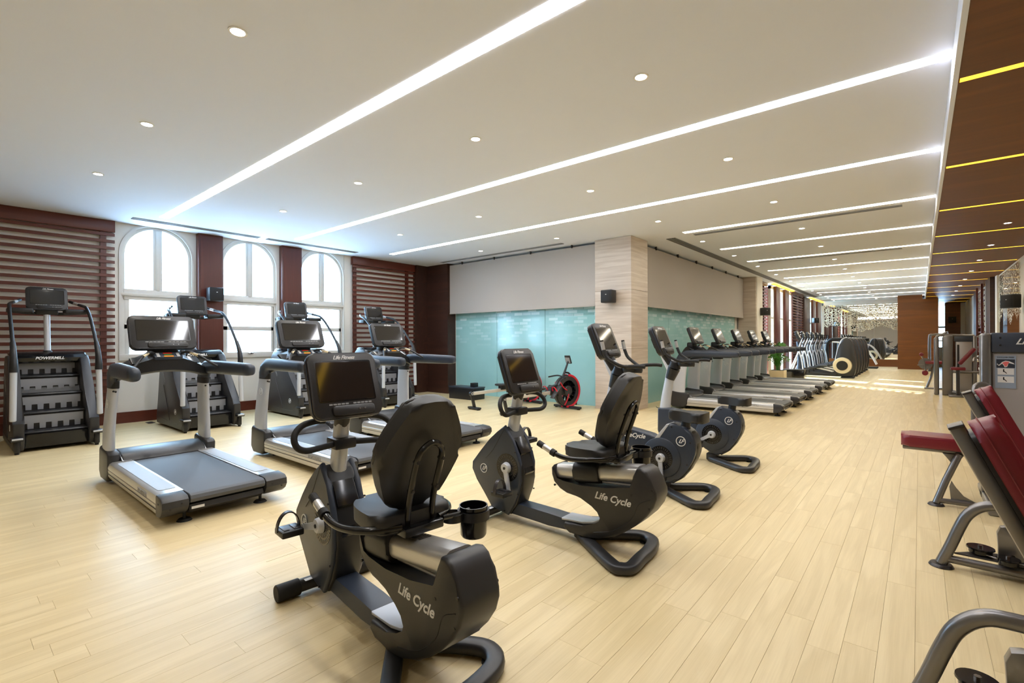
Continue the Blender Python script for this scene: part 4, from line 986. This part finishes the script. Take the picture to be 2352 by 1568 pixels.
# ================================================================== ROWERS, CROSS TRAINERS, STRENGTH MACHINES
def rower(label, loc, rz):
    t = empty('rowing_machine', loc, rz); tag(t, label, 'rowing machine', 'rowing machines by the glass wall')
    part('monorail', G().prism([(.0, .30), (.0, .365), (1.42, .40), (1.42, .335)], -.028, .028, .008), 'rail', t)
    part('rail_cap', G().cyl((0, -.036, .335), (0, .036, .335), .045, seg=20, bev=.006), 'black', t)
    part('cap_badge', G().ring(.018, .026, 0, .003, 16, frame_mx((0, -.037, .335), (1, 0, 0), (0, 0, 1))).ring(.018, .026, 0, .003, 16, frame_mx((0, .037, .335), (-1, 0, 0), (0, 0, 1))), 'label', t)
    part('rear_leg', G().prism([(-.02, .31), (.04, .31), (.11, .05), (.05, .05)], -.022, .022, .006), 'black', t)
    part('rear_foot', G().box(.03, .13, -.17, .17, .015, .055, .012), 'black', t)
    for sg in (-1, 1): part('foot_pad', G().box(.05, .11, sg * .14 - .02, sg * .14 + .02, 0, .018), 'rubber', t)
    sx = .86
    part('seat', G().ext(sp2([(-.14, 0), (-.12, -.12), (0, -.15), (.12, -.12), (.13, 0), (.12, .12), (0, .15), (-.12, .12)], 3), .445, .485, .018, 3, Matrix.Translation((sx, 0, 0))), 'vinyl', t, 60)
    part('seat_trolley', G().box(sx - .08, sx + .08, -.05, .05, .36, .45, .01), 'black', t)
    c = (1.68, .37)
    ym = lambda y: frame_mx((c[0], y, c[1]), (-1, 0, 0), (0, 0, 1))
    part('flywheel_rim', G().tube([(c[0] + .315 * math.cos(a), .0, c[1] + .315 * math.sin(a)) for a in [2 * PI * k / 28 for k in range(28)]], .016, 8, closed=True, sm=0), 'black', t)
    for hy in (-.07, .07): part('red_hoop', G().tube([(c[0] + .325 * math.cos(a), hy, c[1] + .325 * math.sin(a)) for a in [-1.75 + 3.3 * k / 24 for k in range(25)]], .024, 10, sm=0), 'red', t)
    part('fan_guard', G().ring(.22, .31, -.07, -.062, 36, ym(0)).ring(.22, .31, .062, .07, 36, ym(0)).ring(.30, .312, -.07, .07, 36, ym(0)), 'steel_d', t)
    part('fan_hub', G().cyl((c[0], -.075, c[1]), (c[0], .075, c[1]), .11, seg=28, bev=.012), 'charcoal', t)
    for k in range(12):
        m2 = ym(0) @ Matrix.Rotation(2 * PI * k / 12, 4, 'Z') @ Matrix.Rotation(.4, 4, 'X')
        part('fan_blade', G().box(.09, .29, -.004, .004, -.05, .05, mx=m2), 'blackgloss', t, smooth=False)
    for a in (2.5, -2.0):
        part('red_arm', G().tube([(c[0] + r * math.cos(a + (.31 - r)), sg * .076, c[1] + r * math.sin(a + (.31 - r))) for r in (.06, .14, .22, .31)], .012, 8, sm=3) if False else G().tube([(c[0] + r * math.cos(a + 1.2 * (.31 - r)), -.078, c[1] + r * math.sin(a + 1.2 * (.31 - r))) for r in (.06, .14, .22, .31)], .012, 8, sm=3).tube([(c[0] + r * math.cos(a + 1.2 * (.31 - r)), .078, c[1] + r * math.sin(a + 1.2 * (.31 - r))) for r in (.06, .14, .22, .31)], .012, 8, sm=3), 'red', t)
    part('chain_housing', G().prism([(1.18, .33), (1.20, .48), (1.34, .52), (1.52, .50), (1.60, .42), (1.55, .30), (1.30, .27)], -.05, .05, .015), 'black', t)
    for sg in (-1, 1):
        f = part('foot_plate', G().box(-.16, .16, sg * .13 - .055, sg * .13 + .055, -.012, .012, .006, mx=Matrix.Translation((1.25, 0, .38)) @ Matrix.Rotation(-.8, 4, 'Y')), 'charcoal', t)
        part('foot_strap', strapmesh([(1.22, sg * .13 - .06, .40), (1.18, sg * .13 - .04, .47), (1.17, sg * .13, .49), (1.18, sg * .13 + .04, .47), (1.22, sg * .13 + .06, .40)]), 'red', f)
    part('handle', G().tube([(1.40, -.24, .66), (1.43, -.1, .69), (1.44, 0, .70), (1.43, .1, .69), (1.40, .24, .66)], .015, 10, sm=3), 'rubber', t)
    part('front_strut', G().tube([(1.45, 0, .45), (1.62, 0, .74), (1.74, 0, .98)], [.03, .018], 10, sm=3).tube([(1.98, 0, .05), (1.97, 0, .35), (1.80, 0, .70), (1.62, 0, .76)], .02, 10, sm=3), 'black', t)
    part('front_post', G().prism([(1.60, .03), (1.66, .12), (1.76, .12), (1.82, .03)], -.04, .04, .008), 'black', t)
    part('front_foot', G().box(1.66, 1.76, -.36, .36, .015, .06, .012), 'black', t)
    for sg in (-1, 1): part('foot_pad', G().cyl((1.71, sg * .32, 0), (1.71, sg * .32, .02), .03, seg=14), 'rubber', t)
    mo = part('monitor', G().box(-.015, .015, -.075, .075, -.09, .09, .01, mx=Matrix.Translation((1.74, 0, 1.02)) @ Matrix.Rotation(-.35, 4, 'Y')), 'black', t)
    part('screen', G().box(-.018, -.0155, -.06, .06, -.07, .05, mx=Matrix.Translation((1.74, 0, 1.02)) @ Matrix.Rotation(-.35, 4, 'Y')), 'labelgrey', mo, smooth=False)
rower('air rowing machine nearer the wood column, pale rail pointing into the room', (-7.05, 7.1, 0), math.radians(83))
rower('air rowing machine with red-rimmed fan nearest the stone column', (-5.95, 6.85, 0), math.radians(80))
bxs = empty('storage_box', (-8.55, 8.45, 0)); tag(bxs, 'long low black box against the frosted glass wall behind the rowing machines', 'box')
part('body', G().box(-.42, .42, -.2, .2, .0, .27, .01), 'black', bxs); part('lid', G().box(-.43, .43, -.21, .21, .27, .30, .008), 'bluegrey', bxs)
part('tablet', G().box(.2, .32, -.08, .08, .30, .40, .01), 'black', bxs)

def cross_trainer(kind=0):
    t = empty('cross_trainer')
    sh = [(.58, .62), (.70, 1.20), (.80, 1.42), (.92, 1.49), (1.04, 1.44), (1.12, 1.25), (1.19, .85), (1.21, .45), (1.17, .12), (1.08, .04), (.78, .04), (.60, .14)]
    s = part('rear_shroud', G().prism(chaikin(sh, 1), -.17, .17, .05, 3), 'charcoal', t, 50)
    for sg in (-1, 1):
        part('wheel_ring', G().cyl((.80, sg * .17, .46), (.80, sg * .26, .46), .30, .29, 36, .01), 'pot', t)
        part('wheel_cover', G().cyl((.80, sg * .25, .46), (.80, sg * .272, .46), .18, .175, 28, .006), 'black', t)
        part('shroud_edge', G().tube([(.57, sg * .15, .66), (.69, sg * .15, 1.21), (.79, sg * .14, 1.43), (.92, sg * .13, 1.495)], .014, 8, sm=3), 'silver', s)
        p = part('pedal_arm', G().tube([(-.45, sg * .19, .30), (.10, sg * .19, .38), (.72, sg * .19, .52)], .032, 8, sm=2), 'black', t)
        part('foot_pedal', G().box(-.05, .33, sg * .22 - .08, sg * .22 + .08, .42, .46, .015).box(.31, .34, sg * .22 - .08, sg * .22 + .08, .44, .52, .01), 'bluegrey', t)
        part('pedal_link', G().tube([(.0, sg * .19, .34), (.35, sg * .19, .26), (.5, sg * .19, .22)], .016, 8, sm=2), 'alu', t)
        part('swing_arm', G().tube([(-.45, sg * .23, .30), (-.50, sg * .25, .70), (-.58, sg * .26, 1.05), (-.52, sg * .27, 1.30), (-.42, sg * .26, 1.52), (-.44, sg * .24, 1.62)], .022, 10, sm=3), 'silver' , t)
        part('arm_grip', G().tube([(-.46, sg * .268, 1.40), (-.42, sg * .26, 1.52), (-.44, sg * .24, 1.64)], .027, 10, sm=2), 'rubber', t)
        part('front_leg', G().tube([(-.95, sg * .28, .06), (-.80, sg * .18, .45), (-.62, sg * .06, .95)], .032, 10, sm=2), 'silver', t)
        part('leg_cap', G().box(-1.02, -.88, sg * .28 - .06, sg * .28 + .06, 0, .07, .015), 'black', t)
    part('mast', G().loft([[Vector((x + wx * math.cos(a), .05 * math.sin(a), z)) for a in [2 * PI * k / 14 for k in range(14)]] for x, z, wx in ((-.62, .10, .10), (-.60, .6, .08), (-.62, 1.0, .06), (-.66, 1.34, .06))]), 'bluegrey', t, 60)
    part('base_beam', G().box(-.95, 1.10, -.06, .06, .05, .13, .015).box(-.80, -.45, -.16, .16, .04, .22, .03).box(.75, 1.15, -.24, .24, .0, .05, .012).box(-1.0, -.9, -.3, .3, .01, .05, .01), 'black', t)
    part('fixed_bar', G().tube([(-.50, -.22, 1.30), (-.46, -.1, 1.24), (-.60, 0, 1.22), (-.46, .1, 1.24), (-.50, .22, 1.30)], .016, 8, sm=3), 'black', t)
    console(t, (-.62, 0, 1.58), .38, .37, .38, .07, detail=False)
    return t
ct = cross_trainer(); ct.location = (-2.98, 21.7, 0)
CT = ['cross trainer nearest the planter, its cream wheel ring in full view'] + ['cross trainer behind others in the rank, %s from the planter' % ORD[k] for k in range(1, 6)]
tag(ct, CT[0], 'cross trainer', 'rank of cross trainers in the corridor')
for k in range(1, 6):
    c = copy_tree(ct); c.location = (-2.98, 21.7 + 1.2 * k, 0); c['label'] = CT[k]
ar = empty('arch_trainer', (-2.9, 29.6, 0)); tag(ar, 'big black exercise machine with a curved gantry and pale arms at the mirrored end wall', 'exercise machine')
part('gantry', G().tube([(-.75, 0, .06), (-.76, 0, .8), (-.72, 0, 1.25), (-.5, 0, 1.42), (-.1, 0, 1.44), (.4, 0, 1.42), (.7, 0, 1.40)], .09, 12, sm=3), 'black', ar)
part('rear_post', G().tube([(-.40, .2, .05), (-.42, .2, .7), (-.38, .1, 1.3)], .06, 10, sm=2), 'charcoal', ar)
for sg in (-1, 1): part('swing_arm', G().tube([(-.5, sg * .25, 1.30), (.1, sg * .27, 1.22), (.75, sg * .28, 1.08), (1.1, sg * .28, .62), (1.3, sg * .28, .2)], .032, 8, sm=3), 'white', ar)
part('base', G().box(-.9, 1.35, -.34, -.26, 0, .08, .02).box(-.9, 1.35, .26, .34, 0, .08, .02).box(-.9, -.6, -.3, .3, 0, .12, .03), 'black', ar)
part('seat', G().box(-.1, .25, -.2, .2, .55, .64, .03), 'vinyl', ar); part('seat_post', G().cyl((.05, 0, .06), (.05, 0, .56), .04), 'black', ar)

# planter and box at the end of the treadmill row
pl = empty('planter', (-3.78, 18.9, 0)); tag(pl, 'square cream planter with a bushy green palm past the treadmill row', 'plant')
part('pot', G().box(-.23, .23, -.23, .23, 0, .36, .012), 'pot', pl); part('soil', G().box(-.20, .20, -.20, .20, .355, .368), 'rubber', pl)
random.seed(3)
for k in range(46):
    a = random.uniform(0, 2 * PI); ln = random.uniform(.3, 1.0); lean = random.uniform(.08, .36)
    P = [Vector((.05 * math.cos(a), .05 * math.sin(a), .36)), Vector((lean * .35 * math.cos(a), lean * .35 * math.sin(a), .36 + ln * .5)), Vector((lean * math.cos(a), lean * math.sin(a), .36 + ln * .95)), Vector((lean * 1.3 * math.cos(a), lean * 1.3 * math.sin(a), .36 + ln * .86))]
    S = spline(P, 4); N = Vector((-math.sin(a), math.cos(a), 0)); vs = []; fs = []
    g = G().tube(P, .004, 5, sm=3)
    for i in range(3, len(S) - 1):
        for sg in (-1, 1):
            p = S[i]; L = .07 + .07 * random.random(); d = (N * sg + Vector((0, 0, .3)) + (S[i + 1] - S[i]).normalized() * .7).normalized() * L
            q = (S[i + 1] - S[i]).normalized() * .02
            g.add([p - q, p + q, p + d + q * .2, p + d * .55 + q * 1.4], [(0, 1, 3), (0, 3, 2)])
    part('frond', g, 'leaf', pl, smooth=False)
bb = empty('step_box', (-3.41, 19.75, 0)); tag(bb, 'black box standing on the floor beside the cream planter', 'box')
part('body', G().box(-.32, .32, -.25, .25, 0.0, .345, .01), 'blackgloss', bb); part('top', G().box(-.33, .33, -.26, .26, .345, .365, .006), 'charcoal', bb)

# ---- strength machines on the right
def incline_machine(label, loc):
    t = empty('incline_machine', loc); tag(t, label, 'weight machine', 'maroon padded incline machines at the right edge')
    e = Vector((.20, 0, -.44)).normalized(); n = Vector((.44, 0, .20)).normalized()
    mx = frame_mx((0.26, 0.0, 1.10), (0, 1, 0), -e)          # local x = y, y = up the pad, z = x cross y
    s = 1 if mx.col[2].xyz.dot(n) > 0 else -1
    pad = rrect(.21, .80, .065, 5, .11, -.40)
    z0, z1 = sorted((0.0, s * .082))
    part('back_pad', G().ext(pad, z0, z1, .028, 4, mx), 'maroon', t, 60)
    part('pad_piping', G().tube([mx @ Vector((p[0], p[1], s * .030)) for p in rrect(.212, .802, .066, 5, .11, -.40)], .0035, 6, closed=True, sm=0), 'maroon', t)
    z0, z1 = sorted((-s * .012, -s * .062))
    part('pad_beam', G().ext(rrect(.10, .86, .01, 2, .11, -.43), z0, z1, .012, 2, mx), 'steel', t)
    part('beam_cap', G().ext(rrect(.104, .012, .004, 2, .11, -.0), z0, z1, .002, 1, mx), 'steel_d', t)
    part('pad_board', G().ext(rrect(.17, .74, .04, 3, .11, -.40), *sorted((0.0, -s * .014)), 0, 1, mx), 'black', t)
    part('arch_tube', G().tube([(.10, 0, .02), (.145, 0, .14), (.185, 0, .26), (.225, 0, .35), (.29, 0, .41), (.38, 0, .425), (.60, 0, .42), (.95, 0, .40)], .030, 16, sm=4), 'steel', t)
    part('arch_tube', G().tube([(.10, .30, .02), (.145, .30, .14), (.185, .30, .26), (.225, .30, .35), (.29, .30, .41), (.38, .30, .425), (.60, .30, .42), (.95, .30, .40)], .030, 16, sm=4), 'steel', t) if False else None
    part('floor_foot', G().cyl((.10, 0, 0), (.10, 0, .018), .062, .055, 24).ring(.055, .062, .0, .055, 24, Matrix.Translation((.10, 0, 0))) if False else G().cyl((.10, 0, 0), (.10, 0, .018), .062, .055, 24, .003), 'steel_d', t)
    part('base_tube', G().tube([(.10, 0, .055), (.60, 0, .055), (1.0, 0, .055)], .024, 14, sm=0), 'steel', t)
    part('gusset_plate', G().ext([(.16, .02), (.30, .16), (.52, .16), (.52, .02)], .085, .095, .002, 1), 'steel_d', t)
    for x, y, r in ((.285, .09, .062), (.395, -.02, .05)):
        p = part('pulley', G().cyl((x, y, .10), (x, y, .128), r * .9, seg=24, bev=.004).cyl((x, y, .13), (x, y, .138), r * 1.08, r * 1.05, 24), 'blackgloss', t)
        part('pulley_bolt', G().cyl((x, y, .136), (x, y, .150), .012, seg=6), 'chrome', p)
    part('cable', G().tube([(.23, .11, .115), (.34, .02, .11), (.60, -.02, .11)], .004, 6, sm=2), 'steel', t)
    part('shroud_plate', G().prism([(.36, .02), (.36, .17), (.355, .25), (.37, .29), (.40, .30), (.95, .30), (.95, .02)], .05, .10, .004), 'steel', t)
    part('plate_bolt', G().cyl((.42, .035, .13), (.42, .052, .13), .012, seg=6), 'chrome', t)
    part('seat_pad', G().ext(rrect(.40, .30, .07, 5, .80, .14), .46, .54, .025, 3), 'maroon', t, 60)
    part('seat_post', G().cyl((.82, .14, .03), (.82, .14, .46), .04), 'steel', t)
    part('rear_upright', G().box(1.0, 1.08, .08, .2, .0, 1.4, .02), 'steel', t)
    return t
incline_machine('machine with a slanted maroon back pad and arched grey leg before the grey tower', (0, 4.06, 0))
incline_machine('slanted maroon back pad machine nearest the viewer, its grey arched tube in the corner', (-.12, 2.44, 0))

tw = empty('press_machine', (0, 6.1, 0)); tag(tw, 'grey press machine with weight shroud, instruction placard and flat maroon seat', 'weight machine')
part('column_tube', G().prism([(0, 0)] * 0 or [(.42, .0), (.42, 1.455), (.435, 1.47), (.475, 1.47), (.49, 1.455), (.49, .0)], -.06, .10, .02, 3), 'steel', tw)
part('column_tube', G().box(1.16, 1.23, -.06, .10, 0, 1.47, .02, 3), 'steel', tw)
hd = part('header', G().box(.49, 1.17, -.05, .12, 1.30, 1.475, .012), 'bluegrey', tw)
g = G().cyl((.545, -.056, 1.43), (.545, -.05, 1.43), .008, seg=12).cyl((.545, -.056, 1.365), (.545, -.05, 1.365), .008, seg=12)
part('panel_screw', g, 'black', hd)
text('Life Fitness', .072, frame_mx((.80, -.052, 1.395), (1, 0, 0), (0, 0, 1)), 'label', hd, .5)
sh = part('weight_shroud', G().box(.49, 1.17, -.02, .30, .06, 1.31, .03, 3), 'stackgrey', tw)
pc = part('placard', G().box(.515, .645, -.026, -.0205, .985, 1.272), 'placard', tw, smooth=False)
text('SHOULDER PRESS', .0135, frame_mx((.58, -.0265, 1.257), (1, 0, 0), (0, 0, 1)), 'black', pc, 0, .0008)
part('figure_field', G().box(.522, .638, -.0275, -.026, 1.165, 1.24), 'bluegrey', pc, smooth=False)
fm = frame_mx((.58, -.0276, 1.20), (1, 0, 0), (0, 0, 1))
part('figure_arms', G().ext([(-.052, .004), (-.046, -.010), (-.036, -.006), (-.022, .016), (0, .028), (.022, .024), (.05, .008), (.056, -.004), (.046, .0), (.02, .008), (.010, -.026), (-.006, -.030), (-.012, -.012), (-.022, .002), (-.04, -.018), (-.054, -.006)], 0, .001, 0, 1, fm), 'label', pc, smooth=False)
part('figure_muscle', G().ext([(-.022, .008), (0, .022), (.024, .018), (.014, -.004), (.006, -.022), (-.004, -.022), (-.012, -.004)], .001, .002, 0, 1, fm), 'skin_red', pc, smooth=False)
for z in (1.105, 1.035):
    f = part('step_field', G().box(.530, .632, -.0275, -.026, z, z + .055), 'label', pc, smooth=False)
    part('step_figure', G().ext([(-.014, .02), (-.006, .02), (-.006, .004), (.004, -.006), (.012, -.018), (.006, -.018), (-.004, -.006), (-.014, -.004)], 0, .001, 0, 1, frame_mx((.578, -.0276, z + .028), (1, 0, 0), (0, 0, 1))), 'black', f, smooth=False)
part('floor_rail', G().box(.42, 1.23, -.12, -.04, 0, .06, .015).box(.42, .49, -.65, .3, .0, .06, .015).box(1.16, 1.23, -.5, .3, 0, .06, .015), 'steel', tw)
part('seat_pad', G().ext(rrect(.62, .30, .06, 5, .18, -.42), .475, .575, .03, 4), 'maroon', tw, 60)
part('seat_beam', G().box(-.12, .46, -.48, -.38, .435, .470, .008), 'steel', tw)
part('seat_leg', G().tube([(.105, -.58, .02), (.17, -.55, .22), (.255, -.50, .44)], .026, 14, sm=0), 'steel', tw)
part('leg_foot', G().cyl((.105, -.58, 0), (.105, -.58, .018), .058, .05, 22, .003), 'steel_d', tw)
part('base_tube', G().tube([(.105, -.58, .045), (.30, -.56, .045), (.46, -.54, .045)], .022, 12, sm=0), 'steel', tw)
part('gusset', G().prism([(.15, .435), (.29, .435), (.22, .33), (.20, .37), (.17, .41)], -.49, -.47, .002), 'steel', tw)
part('gusset', G().prism([(.20, .06), (.36, .06), (.28, .10), (.235, .16), (.205, .22), (.19, .17)], -.56, -.545, .002), 'steel', tw)
part('side_handle', G().tube([(.36, -.35, .60), (.36, -.35, .95), (.38, -.30, 1.02), (.44, -.2, 1.02), (.46, -.05, .98)], .022, 12, sm=3), 'steel', tw)

def stack_machine(label, loc, var=0):
    t = empty('stack_machine', loc); tag(t, label, 'weight machine', 'grey and maroon strength machines further down the right side')
    part('front_column', G().prism([(.14, 0), (.14, 1.46), (.17, 1.50), (.23, 1.52), (.34, 1.52), (.34, 0)], -.10, .10, .03, 3), 'steel', t)
    part('side_column', G().box(-.02, .08, -.08, .08, 0, 1.46, .03, 3), 'bluegrey' if var else 'steel', t)
    part('top_bar', G().tube([(.02, 0, 1.40), (.06, 0, 1.50), (.2, 0, 1.52), (.74, 0, 1.50)], .035, 12, sm=3), 'steel', t)
    part('header', G().box(.36, .72, -.05, .05, 1.36, 1.49, .01), 'bluegrey', t)
    part('weight_shroud', G().box(.40, .70, -.02, .14, .12, 1.36, .015), 'stackgrey', t)
    part('guide_slot', G().box(.42, .46, -.03, -.018, .5, 1.28), 'black', t, smooth=False)
    part('rear_column', G().box(.70, .78, -.08, .08, 0, 1.5, .025), 'steel', t)
    part('low_beam', G().tube([(.30, -.05, .10), (.6, -.10, .07), (1.05, -.12, .10)], .045, 12, sm=2), 'steel', t)
    part('mid_beam', G().tube([(.30, -.05, .60), (.6, -.10, .60), (1.0, -.12, .62)], .03, 12, sm=2), 'steel', t)
    part('back_pad', G().box(-.04, .04, -.14, .14, -.24, .24, .03, 3, mx=Matrix.Translation((.58, -.35, 1.0)) @ Matrix.Rotation(.62, 4, 'Y')), 'maroon', t, 60)
    part('seat_pad', G().box(.28, .56, -.50, -.22, .66, .73, .025, 3), 'maroon', t, 60)
    part('seat_post', G().cyl((.42, -.35, .05), (.42, -.35, .67), .035), 'steel_d', t)
    part('base_foot', G().box(.25, .55, -.50, -.10, 0, .05, .015), 'steel', t)
    part('press_arm', G().tube([(.72, 0, 1.45), (.85, -.1, 1.50), (.95, -.2, 1.52)], .02, 8, sm=2).tube([(.7, 0, 1.20), (.86, -.1, 1.22), (1.0, -.2, 1.1)], .018, 8, sm=2), 'steel', t)
    for sg in (0, 1): part('weight_plate', G().box(.74, .92, -.06, .06, .95 - .09 * sg, 1.02 - .09 * sg, .006), 'chrome', t)
stack_machine('grey strength machine with slanted maroon pad before the wood clad block', (.30, 16.5, 0))
m2 = empty('leg_machine', (0.1, 18.3, 0)); tag(m2, 'strength machine with small maroon rollers seen left of the nearer grey columns', 'weight machine', 'grey and maroon strength machines further down the right side')
part('frame_loop', G().tube([(.12, 0, .50), (.12, 0, 1.45), (.18, 0, 1.54), (.4, 0, 1.55), (.5, 0, 1.5), (.5, 0, 0.02)], .035, 12, sm=3), 'steel', m2)
part('seat_pad', G().box(.02, .40, -.2, .2, .72, .80, .03, 3), 'maroon', m2, 60)
for x, z, r in ((-.06, .98, .05), (.02, .46, .07)): part('roller_pad', G().cyl((x, -.22, z), (x, .22, z), r, seg=18, bev=.015), 'maroon', m2)
part('cam_plate', G().cyl((.03, -.10, .72), (.03, -.07, .72), .16, seg=22), 'steel', m2)
part('roller_bar', G().tube([(-.08, -.1, .98), (.0, -.1, .8), (.04, -.1, .46)], .018, 8, sm=2).tube([(-.15, -.1, .68), (.1, -.1, .68)], .015, 8, sm=0), 'steel', m2)
part('slant_leg', G().tube([(.05, 0, .02), (.14, 0, .3), (.22, 0, .7)], .03, 10, sm=0), 'steel', m2)
part('base_plate', G().box(0, .55, -.06, .06, 0, .04, .01).box(.45, .55, -.3, .3, 0, .04, .01), 'steel', m2)
m3 = empty('shoulder_machine', (1.15, 15.6, 0)); tag(m3, 'dark strength machine with upright maroon pad beside the right wall', 'weight machine', 'grey and maroon strength machines further down the right side')
part('back_pad', G().box(-.10, .16, -.04, .05, 1.12, 1.46, .03, 3), 'maroon', m3, 60)
part('pad_post', G().box(-.04, .08, .05, .13, 0, 1.30, .015), 'steel_d', m3)
part('side_arm', G().tube([(-.02, .0, 1.0), (-.18, -.1, .98), (-.2, -.2, .9)], .02, 8, sm=2).tube([(-.02, 0, .2), (-.16, -.1, .2)], .02, 8, sm=0), 'steel', m3)
part('base_plate', G().box(-.2, .2, -.3, .3, 0, .05, .015), 'steel_d', m3)

# ---- speakers
def speaker(label, p, rz, s=.25, arm=True):
    t = empty('wall_speaker', p, rz); tag(t, label, 'speaker', 'small black wall speakers')
    part('cabinet', G().box(-.10, .10, -s / 2, s / 2, -s * .52, s * .52, .02, 3), 'black', t)
    part('grille', G().box(.098, .106, -s * .43, s * .43, -s * .45, s * .45, .004), 'rubber', t)
    part('emblem', G().box(.106, .108, -.012, .012, .03, .042), 'label', t, smooth=False)
    part('wall_bracket', G().box(-.15, -.09, -.03, .03, -.05, .05, .008), 'steel_d', t)
speaker('black speaker on the wood pilaster between the first two arched windows', (-10.40, 3.50, 2.33), 0)
speaker('black speaker on the left face of the stone column', (-4.79, 8.73, 2.30), -PI / 2)
speaker('black speaker on the cream post past the corridor blind', (-3.95, 17.9, 2.36), -.8)
speaker('black speaker on the slot window wall beside the dark wood panel', (-3.93, 28.0, 2.36), -.8)
speaker('black speaker on the right wall before the etched mirror', (1.60, 15.85, 2.28), PI + .7, .30)
speaker('black speaker on the wood panel at the end of the side room', (1.30, 33.84, 2.42), -PI / 2, .30)
speaker('black speaker on the white wall at the end of the side room', (2.02, 33.89, 2.62), -PI / 2, .30)

# ---- floor details
for i, (x, y, lb) in enumerate(((-10.35, 2.45, 'small dark floor socket plate beside the baseboard under the first arched window'), (-10.1, 2.75, 'dark floor socket plate left of the second stair climber'), (-6.55, 6.05, 'small dark floor plate between the last treadmill and the rowing machine'))):
    p = empty('floor_socket', (x, y, 0)); tag(p, lb, 'floor socket')
    part('plate', G().box(-.09, .09, -.05, .05, 0, .008, .002), 'steel_d', p); part('lid', G().box(-.06, .06, -.03, .03, .008, .013, .002), 'black', p)
fh = empty('floor_hatch', (-2.85, 2.0, 0)); tag(fh, 'thin brass edged floor hatch beside the nearest recumbent bike', 'floor hatch')
part('edge_strip', G().box(-.38, .10, -.004, .004, 0, .002), 'pot', fh, smooth=False); part('edge_strip', G().box(-.384, -.376, -.62, .0, 0, .002), 'pot', fh, smooth=False)
cb = part('power_cable', G().tube([(-4.3, 9.9, .006), (-4.2, 9.75, .006), (-4.05, 9.86, .006), (-3.9, 9.80, .006), (-3.75, 9.98, .006)], .006, 6, sm=4), 'black'); tag(cb, 'loose black cable on the floor by the first treadmill of the row', 'cable')
